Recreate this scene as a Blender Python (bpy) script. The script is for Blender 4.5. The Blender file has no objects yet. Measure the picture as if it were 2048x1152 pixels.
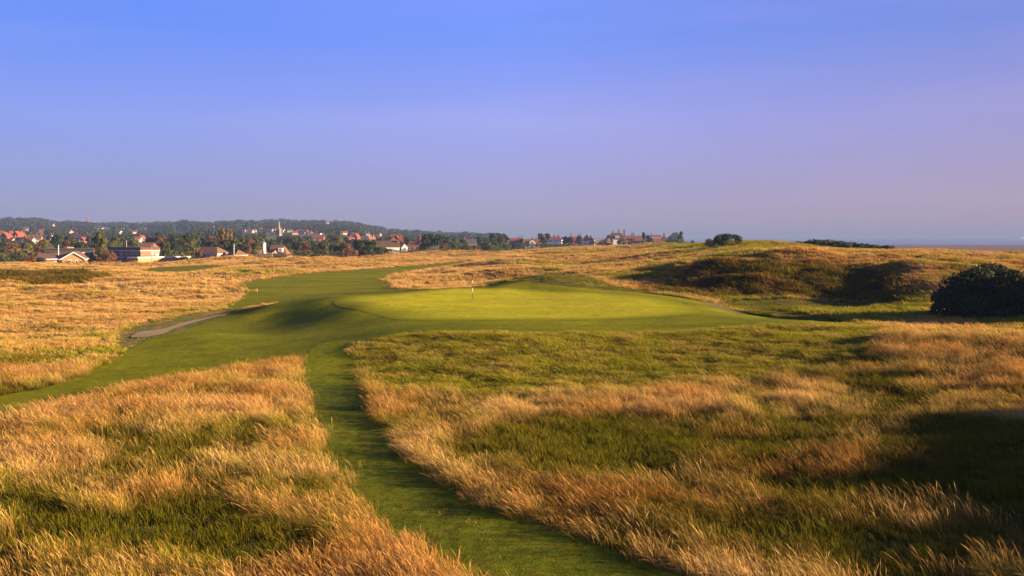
import bpy, bmesh, math, random
import numpy as np
from mathutils import Vector

# ------------------------------------------------------------------ camera, sky, sun, exposure
SC = bpy.context.scene
COL = SC.collection
FPX, HY, CZ = 1900.0, 475.0, 6.0          # focal length in photo pixels, horizon row, eye height
cd = bpy.data.cameras.new('camera'); cam = bpy.data.objects.new('camera', cd); COL.objects.link(cam)
cam.location = (0, 0, CZ); cam.rotation_euler = (math.pi/2, 0, 0)
cd.sensor_width = 36.0; cd.lens = 36.0*FPX/2048.0
cd.shift_y = (HY-576.0)/2048.0
cd.clip_start = 0.5; cd.clip_end = 60000
SC.camera = cam

SUN_EL = math.radians(12.0)
SUN_BACK = math.radians(9.0)               # the sun stands to the right, a little behind the camera
TO_SUN = Vector((math.cos(SUN_EL)*math.cos(SUN_BACK), -math.cos(SUN_EL)*math.sin(SUN_BACK), math.sin(SUN_EL)))
sd = bpy.data.lights.new('sun', 'SUN'); sun = bpy.data.objects.new('sun', sd); COL.objects.link(sun)
sd.energy = 4.5; sd.angle = math.radians(0.5); sd.color = (1.0, 0.74, 0.42)
sun.rotation_euler = TO_SUN.to_track_quat('Z', 'Y').to_euler()
sun.location = (60, -40, 80)

W = bpy.data.worlds.new('World'); SC.world = W; W.use_nodes = True
wn, wl = W.node_tree.nodes, W.node_tree.links
wn.clear()
def wnode(t, **k):
    n = wn.new(t)
    for a, b in k.items(): setattr(n, a, b)
    return n
sky = wnode('ShaderNodeTexSky', sky_type='NISHITA', sun_disc=False)
sky.sun_elevation = SUN_EL
sky.sun_rotation = math.atan2(TO_SUN.x, TO_SUN.y)
sky.air_density = 1.0; sky.dust_density = 0.6; sky.ozone_density = 3.0
geo = wnode('ShaderNodeNewGeometry')
sep = wnode('ShaderNodeSeparateXYZ')
wl.new(geo.outputs['Incoming'], sep.inputs[0])          # points to the viewer: z < 0 looking up
up = wnode('ShaderNodeMath', operation='MULTIPLY'); up.inputs[1].default_value = -1.0
wl.new(sep.outputs['Z'], up.inputs[0])
ramp = wnode('ShaderNodeValToRGB')                      # evening haze: lilac low down, blue above
cr = ramp.color_ramp
SKY_RAMP = [(p, tuple(v*0.7 for v in c)) for p, c in ((0.0, (0.52, 0.47, 0.82)), (0.05, (0.417, 0.42, 0.97)), (0.12, (0.375, 0.455, 1.30)), (0.205, (0.185, 0.38, 1.44)), (0.27, (0.17, 0.37, 1.48)), (0.6, (0.11, 0.25, 0.85)), (1.0, (0.08, 0.18, 0.52)))]
while len(cr.elements) < len(SKY_RAMP): cr.elements.new(0.5)
for e, (p, c) in zip(cr.elements, SKY_RAMP): e.position = p; e.color = (*c, 1)
wl.new(up.outputs[0], ramp.inputs['Fac'])
# warmer and pinker towards the sun's side
sunside = wnode('ShaderNodeVectorMath', operation='DOT_PRODUCT')
wl.new(geo.outputs['Incoming'], sunside.inputs[0]); sunside.inputs[1].default_value = (-TO_SUN.x, -TO_SUN.y, 0)
mr = wnode('ShaderNodeMapRange'); mr.inputs[1].default_value = -0.6; mr.inputs[2].default_value = 1.0
wl.new(sunside.outputs['Value'], mr.inputs[0])
pink = wnode('ShaderNodeMix', data_type='RGBA', blend_type='MULTIPLY'); pink.inputs[0].default_value = 1.0
pr = wnode('ShaderNodeValToRGB'); pe = pr.color_ramp.elements
PINK = [(0.0, (0.66, 0.71, 0.82)), (0.28, (1.06, 0.91, 0.87)), (0.575, (1.08, 0.70, 0.62)), (1.0, (1.2, 0.68, 0.54))]
while len(pe) < len(PINK): pe.new(0.5)
for el, (p, c) in zip(pe, PINK): el.position = p; el.color = (*[v/1.25 for v in c], 1)
wl.new(mr.outputs[0], pr.inputs[0])
cm_ = wnode('ShaderNodeMapping'); cm_.inputs['Scale'].default_value = (1.2, 1.2, 9.0)
wl.new(geo.outputs['Incoming'], cm_.inputs[0])
cirr = wnode('ShaderNodeTexNoise'); cirr.inputs['Scale'].default_value = 1.6; cirr.inputs['Detail'].default_value = 6.0; cirr.inputs['Distortion'].default_value = 0.6
wl.new(cm_.outputs[0], cirr.inputs['Vector'])          # faint high cirrus
cmr = wnode('ShaderNodeMapRange'); cmr.inputs[1].default_value = 0.45; cmr.inputs[2].default_value = 0.8; cmr.inputs[3].default_value = 0.0; cmr.inputs[4].default_value = 0.14
wl.new(cirr.outputs['Fac'], cmr.inputs[0])
cir = wnode('ShaderNodeMix', data_type='RGBA'); cir.inputs[7].default_value = (0.62, 0.58, 0.95, 1)
wl.new(cmr.outputs[0], cir.inputs[0]); wl.new(ramp.outputs[0], cir.inputs[6])
wl.new(cir.outputs[2], pink.inputs[6]); wl.new(pr.outputs[0], pink.inputs[7])
skygain = wnode('ShaderNodeMix', data_type='RGBA', blend_type='MULTIPLY'); skygain.inputs[0].default_value = 1.0
wl.new(pink.outputs[2], skygain.inputs[6]); skygain.inputs[7].default_value = (4.29, 4.29, 4.29, 1)
skymix = wnode('ShaderNodeMix', data_type='RGBA'); skymix.inputs[0].default_value = 0.88
wl.new(sky.outputs[0], skymix.inputs[6]); wl.new(skygain.outputs[2], skymix.inputs[7])
bg = wnode('ShaderNodeBackground'); bg.inputs['Strength'].default_value = 0.072
wo = wnode('ShaderNodeOutputWorld')
wl.new(skymix.outputs[2], bg.inputs[0]); wl.new(bg.outputs[0], wo.inputs[0])

SC.view_settings.view_transform = 'Standard'
SC.view_settings.look = 'None'
SC.view_settings.gamma = 1.0
SC.view_settings.use_curve_mapping = False
SC.view_settings.exposure = 2.2
SC.render.engine = 'CYCLES'
SC.cycles.use_denoising = True
SC.cycles.max_bounces = 6; SC.cycles.diffuse_bounces = 3; SC.cycles.transmission_bounces = 4
SC.cycles.volume_bounces = 0; SC.cycles.transparent_max_bounces = 4
SC.cycles.sample_clamp_indirect = 3.0

# ------------------------------------------------------------------ helpers
rng = np.random.default_rng(7)
random.seed(7)
def sstep(a, b, v):
    t = np.clip((np.asarray(v, float)-a)/(b-a), 0, 1)
    return t*t*(3-2*t)
def _hash(ix, iy, s):
    n = (ix*374761393 + iy*668265263 + s*1274126177) & 0x7fffffff
    n = ((n ^ (n >> 13))*1274126177) & 0x7fffffff
    return ((n ^ (n >> 16)) & 0xffff)/65535.0
def vnoise(x, y, s=0):
    x = np.asarray(x, float); y = np.asarray(y, float)
    ix = np.floor(x).astype(np.int64); iy = np.floor(y).astype(np.int64)
    fx = x-ix; fy = y-iy
    ux = fx*fx*fx*(fx*(fx*6-15)+10); uy = fy*fy*fy*(fy*(fy*6-15)+10)
    a = _hash(ix, iy, s); b = _hash(ix+1, iy, s); c = _hash(ix, iy+1, s); d = _hash(ix+1, iy+1, s)
    return (a*(1-ux)+b*ux)*(1-uy)+(c*(1-ux)+d*ux)*uy
def fbm(x, y, s=0, o=4):
    t = 0; a = 0.5; n = 0
    for k in range(o):
        t = t+a*vnoise(x, y, s+k*17); n += a; a *= 0.5; x = np.asarray(x)*2.03+11.3; y = np.asarray(y)*2.03+5.7
    return t/n
def chaikin(p, n=3, closed=True):
    p = np.asarray(p, float)
    for _ in range(n):
        if closed:
            q = np.roll(p, -1, 0)
            p = np.stack([0.75*p+0.25*q, 0.25*p+0.75*q], 1).reshape(-1, 2)
        else:
            q = np.concatenate([[p[0]], np.stack([0.75*p[:-1]+0.25*p[1:], 0.25*p[:-1]+0.75*p[1:]], 1).reshape(-1, 2), [p[-1]]])
            p = q
    return p
def inside(poly, x, y):
    x = np.asarray(x, float); y = np.asarray(y, float)
    r = np.zeros(x.shape, bool)
    lo, hi = poly.min(0), poly.max(0)
    m = (x >= lo[0]) & (x <= hi[0]) & (y >= lo[1]) & (y <= hi[1])
    if not m.any(): return r
    xs, ys = x[m], y[m]; rr = np.zeros(xs.shape, bool)
    x0, y0 = poly[-1]
    for x1, y1 in poly:
        c = (y0 > ys) != (y1 > ys)
        if y1 != y0: rr ^= c & (xs < (x1-x0)*(ys-y0)/(y1-y0)+x0)
        x0, y0 = x1, y1
    r[m] = rr
    return r
def polydist(poly, x, y):
    d = np.full(np.shape(x), 1e9)
    a = poly; b = np.roll(poly, -1, 0)
    for p, q in zip(a, b):
        v = q-p; L = v@v+1e-9
        t = np.clip(((x-p[0])*v[0]+(y-p[1])*v[1])/L, 0, 1)
        d = np.minimum(d, np.hypot(x-p[0]-t*v[0], y-p[1]-t*v[1]))
    return d
def closest_on(poly, x, y):
    d = np.full(np.shape(x), 1e9); cx = np.array(x, float); cy = np.array(y, float)
    for p, q in zip(poly, np.roll(poly, -1, 0)):
        v = q-p; L = v@v+1e-9
        t = np.clip(((x-p[0])*v[0]+(y-p[1])*v[1])/L, 0, 1)
        ex = p[0]+t*v[0]; ey = p[1]+t*v[1]; dd = np.hypot(x-ex, y-ey); m = dd < d
        d[m] = dd[m]; cx[m] = ex[m]; cy[m] = ey[m]
    return cx, cy

def link(o, parent=None, label=None, cat=None, group=None, kind=None):
    COL.objects.link(o)
    if parent is not None: o.parent = parent
    if label: o['label'] = label
    if cat: o['category'] = cat
    if group: o['group'] = group
    if kind: o['kind'] = kind
    return o
def mesh_np(name, V, F, mat, smooth=False, mats=None):
    me = bpy.data.meshes.new(name)
    V = np.asarray(V, np.float32); F = np.asarray(F, np.int32); k = F.shape[1]
    me.vertices.add(len(V)); me.vertices.foreach_set('co', V.ravel())
    me.loops.add(F.size); me.loops.foreach_set('vertex_index', F.ravel())
    me.polygons.add(len(F)); me.polygons.foreach_set('loop_start', np.arange(0, F.size, k, dtype=np.int32))
    if smooth: me.polygons.foreach_set('use_smooth', np.ones(len(F), bool))
    me.update(calc_edges=True)
    for m in ([mat] if mat else []): me.materials.append(m)
    return me
def fattr(me, name, data, dom='POINT', typ='FLOAT'):
    a = me.attributes.new(name, typ, dom)
    if typ == 'FLOAT': a.data.foreach_set('value', np.asarray(data, np.float32))
    elif typ == 'INT': a.data.foreach_set('value', np.asarray(data, np.int32))
    elif typ == 'FLOAT_VECTOR': a.data.foreach_set('vector', np.asarray(data, np.float32).ravel())
def shader(name):
    m = bpy.data.materials.new(name); m.use_nodes = True
    nt = m.node_tree; nt.nodes.clear()
    def N(t, ins=None, **k):
        n = nt.nodes.new(t)
        for a, b in k.items(): setattr(n, a, b)
        for a, b in (ins or {}).items():
            if isinstance(b, bpy.types.NodeSocket): nt.links.new(b, n.inputs[a])
            else: n.inputs[a].default_value = b
        return n
    return m, N
def rampn(N, fac, stops):
    r = N('ShaderNodeValToRGB', {'Fac': fac}); e = r.color_ramp.elements
    while len(e) < len(stops): e.new(0.5)
    for a, (p, c) in zip(e, stops): a.position = p; a.color = (*c, 1)
    return r.outputs[0]
def mixc(N, f, a, b, mode='MIX'):
    m = N('ShaderNodeMix', data_type='RGBA', blend_type=mode)
    for s, v in ((0, f), (6, a), (7, b)):
        if isinstance(v, bpy.types.NodeSocket): m.id_data.links.new(v, m.inputs[s])
        else: m.inputs[s].default_value = v if s == 0 else (*v, 1)
    return m.outputs[2]
def noise_n(N, vec, scale, detail=4, rough=0.55):
    return N('ShaderNodeTexNoise', {'Vector': vec, 'Scale': scale, 'Detail': detail, 'Roughness': rough}).outputs['Fac']
def bumped(N, h, strength, dist):
    return N('ShaderNodeBump', {'Height': h, 'Strength': strength, 'Distance': dist}).outputs[0]
def finish(N, col, rough=0.9, normal=None, spec=0.2, transl=None, metal=0.0):
    b = N('ShaderNodeBsdfPrincipled', {'Roughness': rough, 'Specular IOR Level': spec, 'Metallic': metal})
    if isinstance(col, bpy.types.NodeSocket): b.id_data.links.new(col, b.inputs['Base Color'])
    else: b.inputs['Base Color'].default_value = (*col, 1)
    if normal is not None: b.id_data.links.new(normal, b.inputs['Normal'])
    out = b.outputs[0]
    if transl:
        t = N('ShaderNodeBsdfTranslucent')
        if isinstance(col, bpy.types.NodeSocket): t.id_data.links.new(col, t.inputs[0])
        else: t.inputs[0].default_value = (*col, 1)
        out = N('ShaderNodeMixShader', {0: transl, 1: out, 2: t.outputs[0]}).outputs[0]
    N('ShaderNodeOutputMaterial', {'Surface': out})
def simple(name, col, rough=0.8, var=0.12, scale=3.0, spec=0.2, metal=0.0):
    m, N = shader(name)
    p = N('ShaderNodeNewGeometry').outputs['Position']
    n = noise_n(N, p, scale)
    c = mixc(N, n, tuple(v*(1-var) for v in col), tuple(min(1, v*(1+var)) for v in col))
    finish(N, c, rough, spec=spec, metal=metal)
    return m

# ------------------------------------------------------------------ the lie of the land
def PX(px, d, z): return ((px-1024.0)*d/FPX, d, z)
CTRL = []
for px, pts in {
    -500: [(17,.2),(35,-.3),(50,0),(75,-1),(105,-1),(165,-1.5),(240,-2.3),(340,-3.9),(480,-3.9)],
    0: [(17,0),(26,.1),(35,-.3),(42,-.25),(50,.1),(58,-.6),(75,-1),(105,-1),(165,-1.6),(240,-2.2),(295,-2.6),(335,-3.9),(480,-3.9)],
    300: [(17,0),(26,.15),(36,0),(45,-.3),(55,-.3),(59,-.25),(66,-.7),(80,-.8),(104,-.9),(161,-1.3),(234,-2),(290,-2.4),(330,-3.7),(480,-3.7)],
    380: [(300,-2.6),(340,-3.0)],
    424: [(320,-1.4),(348,-1.6),(420,-2.8)],
    500: [(290,-1.5),(330,-1.25),(352,-1.4),(420,-2.6)],
    430: [(56,-.1),(62,-.2),(67,-.75),(73,-.75),(80,-.7)],
    470: [(70,-.75),(64,-.5),(80,-.5)],
    490: [(78,-.35),(86,-.5)],
    540: [(81,.25),(76,-.3),(70,-.55),(62,-.3),(88,-.5)],
    600: [(17,0),(26,0),(36,0),(50,0),(62,-.05),(70,-.08),(79,.45),(83,.55),(90,0),(134,-.8),(182,-.8),(310,-1.3),(345,-2.6),(420,-2.8)],
    650: [(62,.15),(70,.33),(78,.76)],
    700: [(62,.36),(66,.6)],
    720: [(70,.84)],
    660: [(80,.84)],
    760: [(17,0),(30,0),(44,.1),(51,.5),(56,.55),(61,.62),(67,.76),(86,.78)],
    900: [(17,0),(30,0),(40,.05),(45,.4),(51,.8),(56,.8),(64,.8),(82,.73),(96,.85),(110,0),(143,-.5),(179,-.7),(253,-.8),(350,-1),(500,-1)],
    1000: [(97,.9),(101,1.0),(140,-.2),(200,.2),(350,-.5)],
    980: [(100,.75)],
    1050: [(98,1.0),(103,1.5)],
    1100: [(94,.8),(99,1.25),(104,1.65),(112,.9)],
    1160: [(104,1.55)],
    1200: [(17,0),(30,0),(40,.05),(45,.4),(51,.8),(56,.8),(64,.8),(80,.75),(92,.68),(98,.8),(102,1.25),(118,1.5),(150,.9),(200,1.1),(350,.8),(600,.4)],
    1300: [(88,.6),(100,.6),(107,1.5),(115,2.1),(130,1.6),(160,1.6)],
    1400: [(66,.8),(76,.55),(88,.1),(97,.1),(103,1.5),(110,2.8),(150,2.6),(210,3.5),(330,2.6)],
    1350: [(300,2.9),(350,3.2),(420,1.0)],
    1500: [(17,0),(30,0),(40,.1),(48,.65),(58,.95),(66,.4),(78,-.15),(94,-.3),(102,1.6),(109,3.2),(116,3.6),(130,3.5),(150,3.9),(200,5.0),(215,5.15),(260,4.0),(350,2)],
    1580: [(205,4.4)],
    1720: [(55,.85),(62,.3)],
    1650: [(52,.9),(58,.85),(66,-.05),(80,-.3),(95,-.3),(103,1.8),(110,3.5),(117,3.7),(150,3.4),(190,3.6),(215,3.4),(260,2)],
    1760: [(93,-.1),(98,1.0)],
    1800: [(17,.1),(30,.1),(38,.35),(46,1.0),(52,.75),(60,.05),(68,-.1),(80,-.1),(88,.25),(95,1.5),(104,3.1),(112,3.3),(150,3.4),(180,3.4),(220,1)],
    1880: [(86,.5),(92,1.9),(101,3.0)],
    2048: [(17,.1),(30,.3),(38,.9),(43,1.25),(52,.5),(68,.1),(80,.5),(90,2.0),(110,2.9),(150,3.2),(180,2.0)],
    2500: [(17,.4),(30,.8),(43,1.2),(60,1),(90,2.5),(110,2.6),(150,2)]}.items():
    CTRL += [PX(px, d, z) for d, z in pts]
CTRL += [(x, y, 0.0) for x in (-120, -40, 0, 30) for y in (-120, -40, 2)] + [(-300, 0, -1), (-300, 150, -1.5), (120, 0, 0), (120, -120, 0)]
CTRL = np.array(CTRL)
def warp(x, y): return np.arcsinh(np.asarray(x)/45.0)*45.0, np.arcsinh(np.asarray(y)/45.0)*45.0
_cx, _cy = warp(CTRL[:, 0], CTRL[:, 1]); _n = len(CTRL)
def _U(r2): return 0.5*r2*np.log(r2+1e-9)
_A = np.zeros((_n+3, _n+3))
_A[:_n, :_n] = _U((_cx[:, None]-_cx)**2+(_cy[:, None]-_cy)**2)+np.eye(_n)*0.5
_A[:_n, _n] = _A[_n, :_n] = 1; _A[:_n, _n+1] = _A[_n+1, :_n] = _cx; _A[:_n, _n+2] = _A[_n+2, :_n] = _cy
_w = np.linalg.solve(_A, np.concatenate([CTRL[:, 2], [0, 0, 0]]))
def tps(x, y):
    x = np.clip(x, -420, 420); y = np.clip(y, -160, 560)
    s, t = warp(x, y)
    z = _w[_n]+_w[_n+1]*s+_w[_n+2]*t
    for k in range(_n): z = z+_w[k]*_U((s-_cx[k])**2+(t-_cy[k])**2)
    return z
COAST = np.array([(-30000, 85), (90, 85), (150, 96), (220, 104), (300, 118), (760, 185), (2000, 320), (5000, 800), (30000, 4000)], float)
HILL = np.array([(-900, 460), (-300, 456), (0, 453), (80, 452), (130, 457), (200, 458), (280, 460), (380, 455), (450, 454), (520, 453), (600, 452), (660, 451), (700, 456), (740, 463), (800, 472), (850, 476), (900, 478), (1000, 482), (3000, 482)], float)
def land_far(x, y):
    d = np.maximum(np.hypot(x, y), 1)
    px = np.where(y > 1, np.clip(x/np.maximum(y, 1)*FPX+1024, -900, 3000), np.where(x < 0, -900, 3000))
    zt = CZ+(HY-np.interp(px, HILL[:, 0], HILL[:, 1]))*2700/FPX
    t = np.clip((d-520)/(2700-520), 0, 1)
    r = t**1.25
    fall = 1-0.6*sstep(2800, 6000, d)
    return -3.0+np.maximum(zt+3.0+7*(fbm(x/160, y/160, 66, 3)-.5), 0)*r*fall
def raw_height(x, y):
    x = np.asarray(x, float); y = np.asarray(y, float)
    d = np.hypot(x, y)
    near = tps(x, y)
    near = np.clip(near, -4, 8)
    w = sstep(440, 640, d)
    lowright = sstep(1000, 1200, np.where(y > 1, x/np.maximum(y, 1)*FPX+1024, 3000))
    far = land_far(x, y)
    far = far*(1-lowright)+0.0*lowright
    z = near*(1-w)+far*w
    # unseen dunes: one shaped to its foreground shadow, one added to shade the hollow
    def ridge(x0, wx, y0, y1, soft0, soft1, h):
        return h*np.exp(-((x-x0)/wx)**2)*sstep(y0-soft0, y0+soft0, y)*(1-sstep(y1-soft1, y1+soft1, y))
    crest = 6.9-0.8*sstep(17, 23, y)
    z = z+ridge(40, 7.5, -45, 27.8, 25, 3.0, 1.0)*np.maximum(crest-z, 0)
    z = z+ridge(56, 9.0, 59, 70, 5, 6, 1.0)*np.maximum(7.4-z, 0)
    xc = np.interp(y, COAST[:, 0], COAST[:, 1])
    s = sstep(0, 45, x-xc)
    tide = -8.0-1.6*sstep(1950, 2350, np.hypot(x*0.9, y))
    return z*(1-s)+tide*s

# lines seen in the photograph, carried down to the ground they lie on
def drop(pts):
    pts = np.asarray(pts, float)
    dx = (pts[:, 0]-1024)/FPX; dz = -(pts[:, 1]-HY)/FPX
    ds = np.concatenate([np.arange(12, 130, 0.25), np.arange(130, 700, 1.5)])
    out = []
    zz = raw_height(dx[:, None]*ds, np.broadcast_to(ds, (len(pts), len(ds))))
    ray = CZ+dz[:, None]*ds
    for i in range(len(pts)):
        hit = np.nonzero(ray[i] <= zz[i])[0]
        k = hit[0] if len(hit) else len(ds)-1
        out.append((dx[i]*ds[k], ds[k]))
    return np.array(out)
GREEN = chaikin(drop([(658,606),(690,596),(760,589),(850,581),(920,577),(980,576),(1060,579),(1130,583),(1230,588),(1300,595),(1360,606),(1402,621),(1398,630),(1300,637),(1150,641),(1000,643),(860,642),(785,640),(752,629),(700,619)]))
APRON = chaikin(drop([(-120,862),(0,838),(120,818),(300,778),(480,742),(600,728),(640,716),(706,697),(722,688),(790,675),(870,668),(1000,666),(1200,667),(1400,661),(1560,650),(1700,652),(1768,656),(1690,645),(1560,636),(1490,629),(1430,609),(1380,598),(1300,588),(1220,581),(1120,574),(1000,566)])
                .tolist()+[(-3.5,101.5),(-9,99),(-14,95),(-19,91)]+drop([(600,598),(545,610),(490,622),(450,632),(405,648),(350,665),(285,686),(228,716),(185,744),(100,776),(0,794),(-120,812)]).tolist())
FAIRWAY = chaikin(drop([(470,572),(520,560),(600,549),(760,538),(860,530),(925,523),(960,521),(930,529),(850,541),(790,549),(768,556),(775,566),(810,571),(760,578)]).tolist()+[(-5,101.5),(-10,98),(-15,93.5),(-19.5,89.5),(-23,86),(-27,87)]+drop([(500,588)]).tolist())
FARGREEN = chaikin(drop([(268,545),(300,537),(360,533),(440,532),(470,534),(430,538),(400,545),(330,548)]))
FARSTRIP = chaikin(drop([(900,507),(980,500),(1060,497),(1100,498),(1010,505),(930,510)]))
PATH = chaikin(drop([(640,684),(600,722),(602,785),(630,880),(684,985),(765,1070),(850,1130)]).tolist()+[(0.2,15.2),(3.5,12.5),(6.6,13.0)]+drop([(1340,1150),(1235,1112),(1140,1072),(1040,1042),(950,1012),(850,945),(788,880),(745,810),(722,760),(712,700),(716,680)]).tolist())
SAND = chaikin(drop([(256,676),(274,663),(316,661),(352,649.5),(400,638),(458,626.5),(460,627.5),(402,642),(356,655),(338,662),(326,668),(290,677)]), 2)
TRAIL = chaikin(drop([(1392,601),(1402,602),(1440,612),(1496,629),(1488,631),(1432,616)]), 2)
MOWN = [GREEN, APRON, FAIRWAY, FARGREEN, FARSTRIP, PATH, SAND]
def mown_dist(x, y):
    d = np.full(np.shape(x), 50.0)
    for p in MOWN:
        lo, hi = p.min(0)-12, p.max(0)+12
        m = (x > lo[0]) & (x < hi[0]) & (y > lo[1]) & (y < hi[1])
        if not m.any(): continue
        dd = polydist(p, x[m], y[m]); dd[inside(p, x[m], y[m])] = -1
        d[m] = np.minimum(d[m], dd)
    return d
def height(x, y):
    z = raw_height(x, y)
    d = np.hypot(x, y)
    md = mown_dist(x, y)
    rough = sstep(0.2, 9.0, md)
    a = 0.20+1.05*sstep(62, 140, d)
    a = a*(1-0.55*sstep(320, 700, d))
    a = a*(1-0.6*sstep(8, 40, x)*(d < 300))*(1-0.45*sstep(0.10, 0.2, x/np.maximum(d, 1))*(d >= 300))
    a = np.where((x > 24) & (y < 50), a*0.6, a)
    onland = 1-sstep(-10, 30, x-np.interp(y, COAST[:, 0], COAST[:, 1]))
    h = (fbm(x/16.0, y/13.0, 3, 3)-0.5)*2.2+(fbm(x/5.0+9, y/5.0, 5, 3)-0.5)*0.55
    h2 = (fbm(x/1.6, y/1.6, 8, 2)-0.5)*0.26*(x < 26)*sstep(0.2, 2.5, md)*(d < 130)
    u = (fbm(x/9.0, y/9.0, 21, 2)-0.5)*0.10*(d < 120)
    u = u+(fbm(x/5.5, y/4.5, 27, 3)-0.5)*1.9*sstep(12, 22, x)*sstep(94, 101, y)*(1-sstep(122, 150, y))*sstep(0.5, 6, md)
    return z+rough*onland*h*a+h2*onland+u*onland

def axis(segs, lo, hi, growth):
    a, b, st = segs
    c = list(np.arange(a, b+1e-6, st))
    s = st; v = c[-1]
    while v < hi: s *= growth; v += s; c.append(v)
    s = st; v = c[0]; pre = []
    while v > lo: s *= growth; v -= s; pre.append(v)
    return np.array(pre[::-1]+c)
GX = axis((-46, 48, 0.36), -13000, 13000, 1.035)
GY = axis((14, 122, 0.40), -6000, 13000, 1.028)
_gx, _gy = np.meshgrid(GX, GY)
GZ = height(_gx.ravel(), _gy.ravel()).reshape(_gx.shape)
def zt(x, y):
    x = np.asarray(x, float); y = np.asarray(y, float)
    i = np.clip(np.searchsorted(GX, x)-1, 0, len(GX)-2); j = np.clip(np.searchsorted(GY, y)-1, 0, len(GY)-2)
    u = (x-GX[i])/(GX[i+1]-GX[i]); v = (y-GY[j])/(GY[j+1]-GY[j])
    return (GZ[j, i]*(1-u)+GZ[j, i+1]*u)*(1-v)+(GZ[j+1, i]*(1-u)+GZ[j+1, i+1]*u)*v
def z1(x, y): return float(zt(np.array([x]), np.array([y]))[0])
# ------------------------------------------------------------------ ground materials and sheets
def mat_ground():
    m, N = shader('rough_ground')
    p = N('ShaderNodeNewGeometry').outputs['Position']
    sepn = N('ShaderNodeSeparateXYZ', {0: p})
    big = noise_n(N, p, 0.09, 5, 0.6); mid = noise_n(N, p, 0.5, 5, 0.6); fine = noise_n(N, p, 5.0, 5, 0.65)
    straw = mixc(N, mid, (0.24, 0.125, 0.03), (0.44, 0.245, 0.075))
    green = mixc(N, mid, (0.075, 0.090, 0.012), (0.15, 0.15, 0.02))
    at = N('ShaderNodeAttribute', attribute_name='straw').outputs['Fac']
    v = N('ShaderNodeMath', {0: at, 1: N('ShaderNodeMath', {0: fine, 1: 0.5}, operation='SUBTRACT').outputs[0]}, operation='ADD').outputs[0]
    f = N('ShaderNodeMapRange', {0: v, 1: 0.30, 2: 0.62}).outputs[0]
    c = mixc(N, f, green, straw)
    c = mixc(N, N('ShaderNodeMapRange', {0: fine, 1: 0.3, 2: 0.7, 3: 0.0, 4: 0.55}).outputs[0], c, (0.09, 0.065, 0.02), 'MIX')
    # bare tidal flats beyond the dunes
    flat = N('ShaderNodeMapRange', {0: sepn.outputs['Z'], 1: -7.3, 2: -6.2, 3: 1.0, 4: 0.0}).outputs[0]
    mud = mixc(N, noise_n(N, p, 0.012, 6, 0.6), (0.10, 0.058, 0.036), (0.19, 0.115, 0.07))
    c = mixc(N, flat, c, mud)
    h = N('ShaderNodeMath', {0: fine, 1: N('ShaderNodeMath', {0: mid, 1: 2.0}, operation='MULTIPLY').outputs[0]}, operation='ADD').outputs[0]
    finish(N, c, 0.95, bumped(N, h, 0.6, 0.15), 0.1)
    return m
def mat_turf(name, a, b, rim=None, patch=None, scale=1.0, bump=0.4, fade=None, contrast=1.0):
    m, N = shader(name)
    p = N('ShaderNodeNewGeometry').outputs['Position']
    st = N('ShaderNodeMapping', {'Vector': p, 'Scale': (0.35, 1.0, 1.0)}).outputs[0]
    big = noise_n(N, st, 0.16*scale, 4, 0.55); mid = noise_n(N, p, 1.3*scale, 5, 0.62); fine = noise_n(N, p, 14*scale, 4, 0.7)
    f = N('ShaderNodeMapRange', {0: big, 1: 0.3, 2: 0.7}).outputs[0]
    c = mixc(N, f, a, b)
    if patch:
        pm = N('ShaderNodeMapRange', {0: mid, 1: 0.50, 2: 0.72, 3: 0.0, 4: patch[1]}).outputs[0]
        c = mixc(N, pm, c, patch[0])
    wear = N('ShaderNodeMapRange', {0: noise_n(N, p, 0.55*scale, 6, 0.7), 1: 0.35, 2: 0.65, 3: 0.80, 4: 1.16}).outputs[0]
    c = mixc(N, 1.0, c, N('ShaderNodeCombineColor', {0: wear, 1: wear, 2: wear}).outputs[0], 'MULTIPLY')
    if fade:
        yy = N('ShaderNodeMath', {0: N('ShaderNodeSeparateXYZ', {0: p}).outputs['Y'], 1: N('ShaderNodeMath', {0: mid, 1: 5.0}, operation='MULTIPLY').outputs[0]}, operation='ADD').outputs[0]
        c = mixc(N, N('ShaderNodeMapRange', {0: yy, 1: fade[0]+2.5, 2: fade[1]+2.5}).outputs[0], c, fade[2])
    m2 = N('ShaderNodeMapRange', {0: noise_n(N, p, 3.2*scale, 5, 0.7), 1: 0.32, 2: 0.68, 3: 1-0.30*contrast, 4: 1+0.28*contrast}).outputs[0]
    c = mixc(N, 1.0, c, N('ShaderNodeCombineColor', {0: m2, 1: m2, 2: m2}).outputs[0], 'MULTIPLY')
    if rim:
        ed = N('ShaderNodeMath', {0: N('ShaderNodeAttribute', attribute_name='edge').outputs['Fac'], 1: mid}, operation='ADD').outputs[0]
        c = mixc(N, N('ShaderNodeMapRange', {0: ed, 1: 0.4, 2: 3.6}).outputs[0], rim, c)
    g = N('ShaderNodeMapRange', {0: fine, 1: 0.25, 2: 0.75, 3: 0.72, 4: 1.28}).outputs[0]
    c = mixc(N, 1.0, c, N('ShaderNodeCombineColor', {0: g, 1: g, 2: g}).outputs[0], 'MULTIPLY')
    finish(N, c, 0.95, bumped(N, fine, bump, 0.03), 0.03)
    return m
def mat_sand():
    m, N = shader('pale_sand')
    p = N('ShaderNodeNewGeometry').outputs['Position']
    n = noise_n(N, p, 2.0, 6, 0.65)
    c = mixc(N, n, (0.23, 0.165, 0.08), (0.35, 0.255, 0.13))
    finish(N, c, 0.95, bumped(N, noise_n(N, p, 9, 4), 0.5, 0.05), 0.1)
    return m
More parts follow.
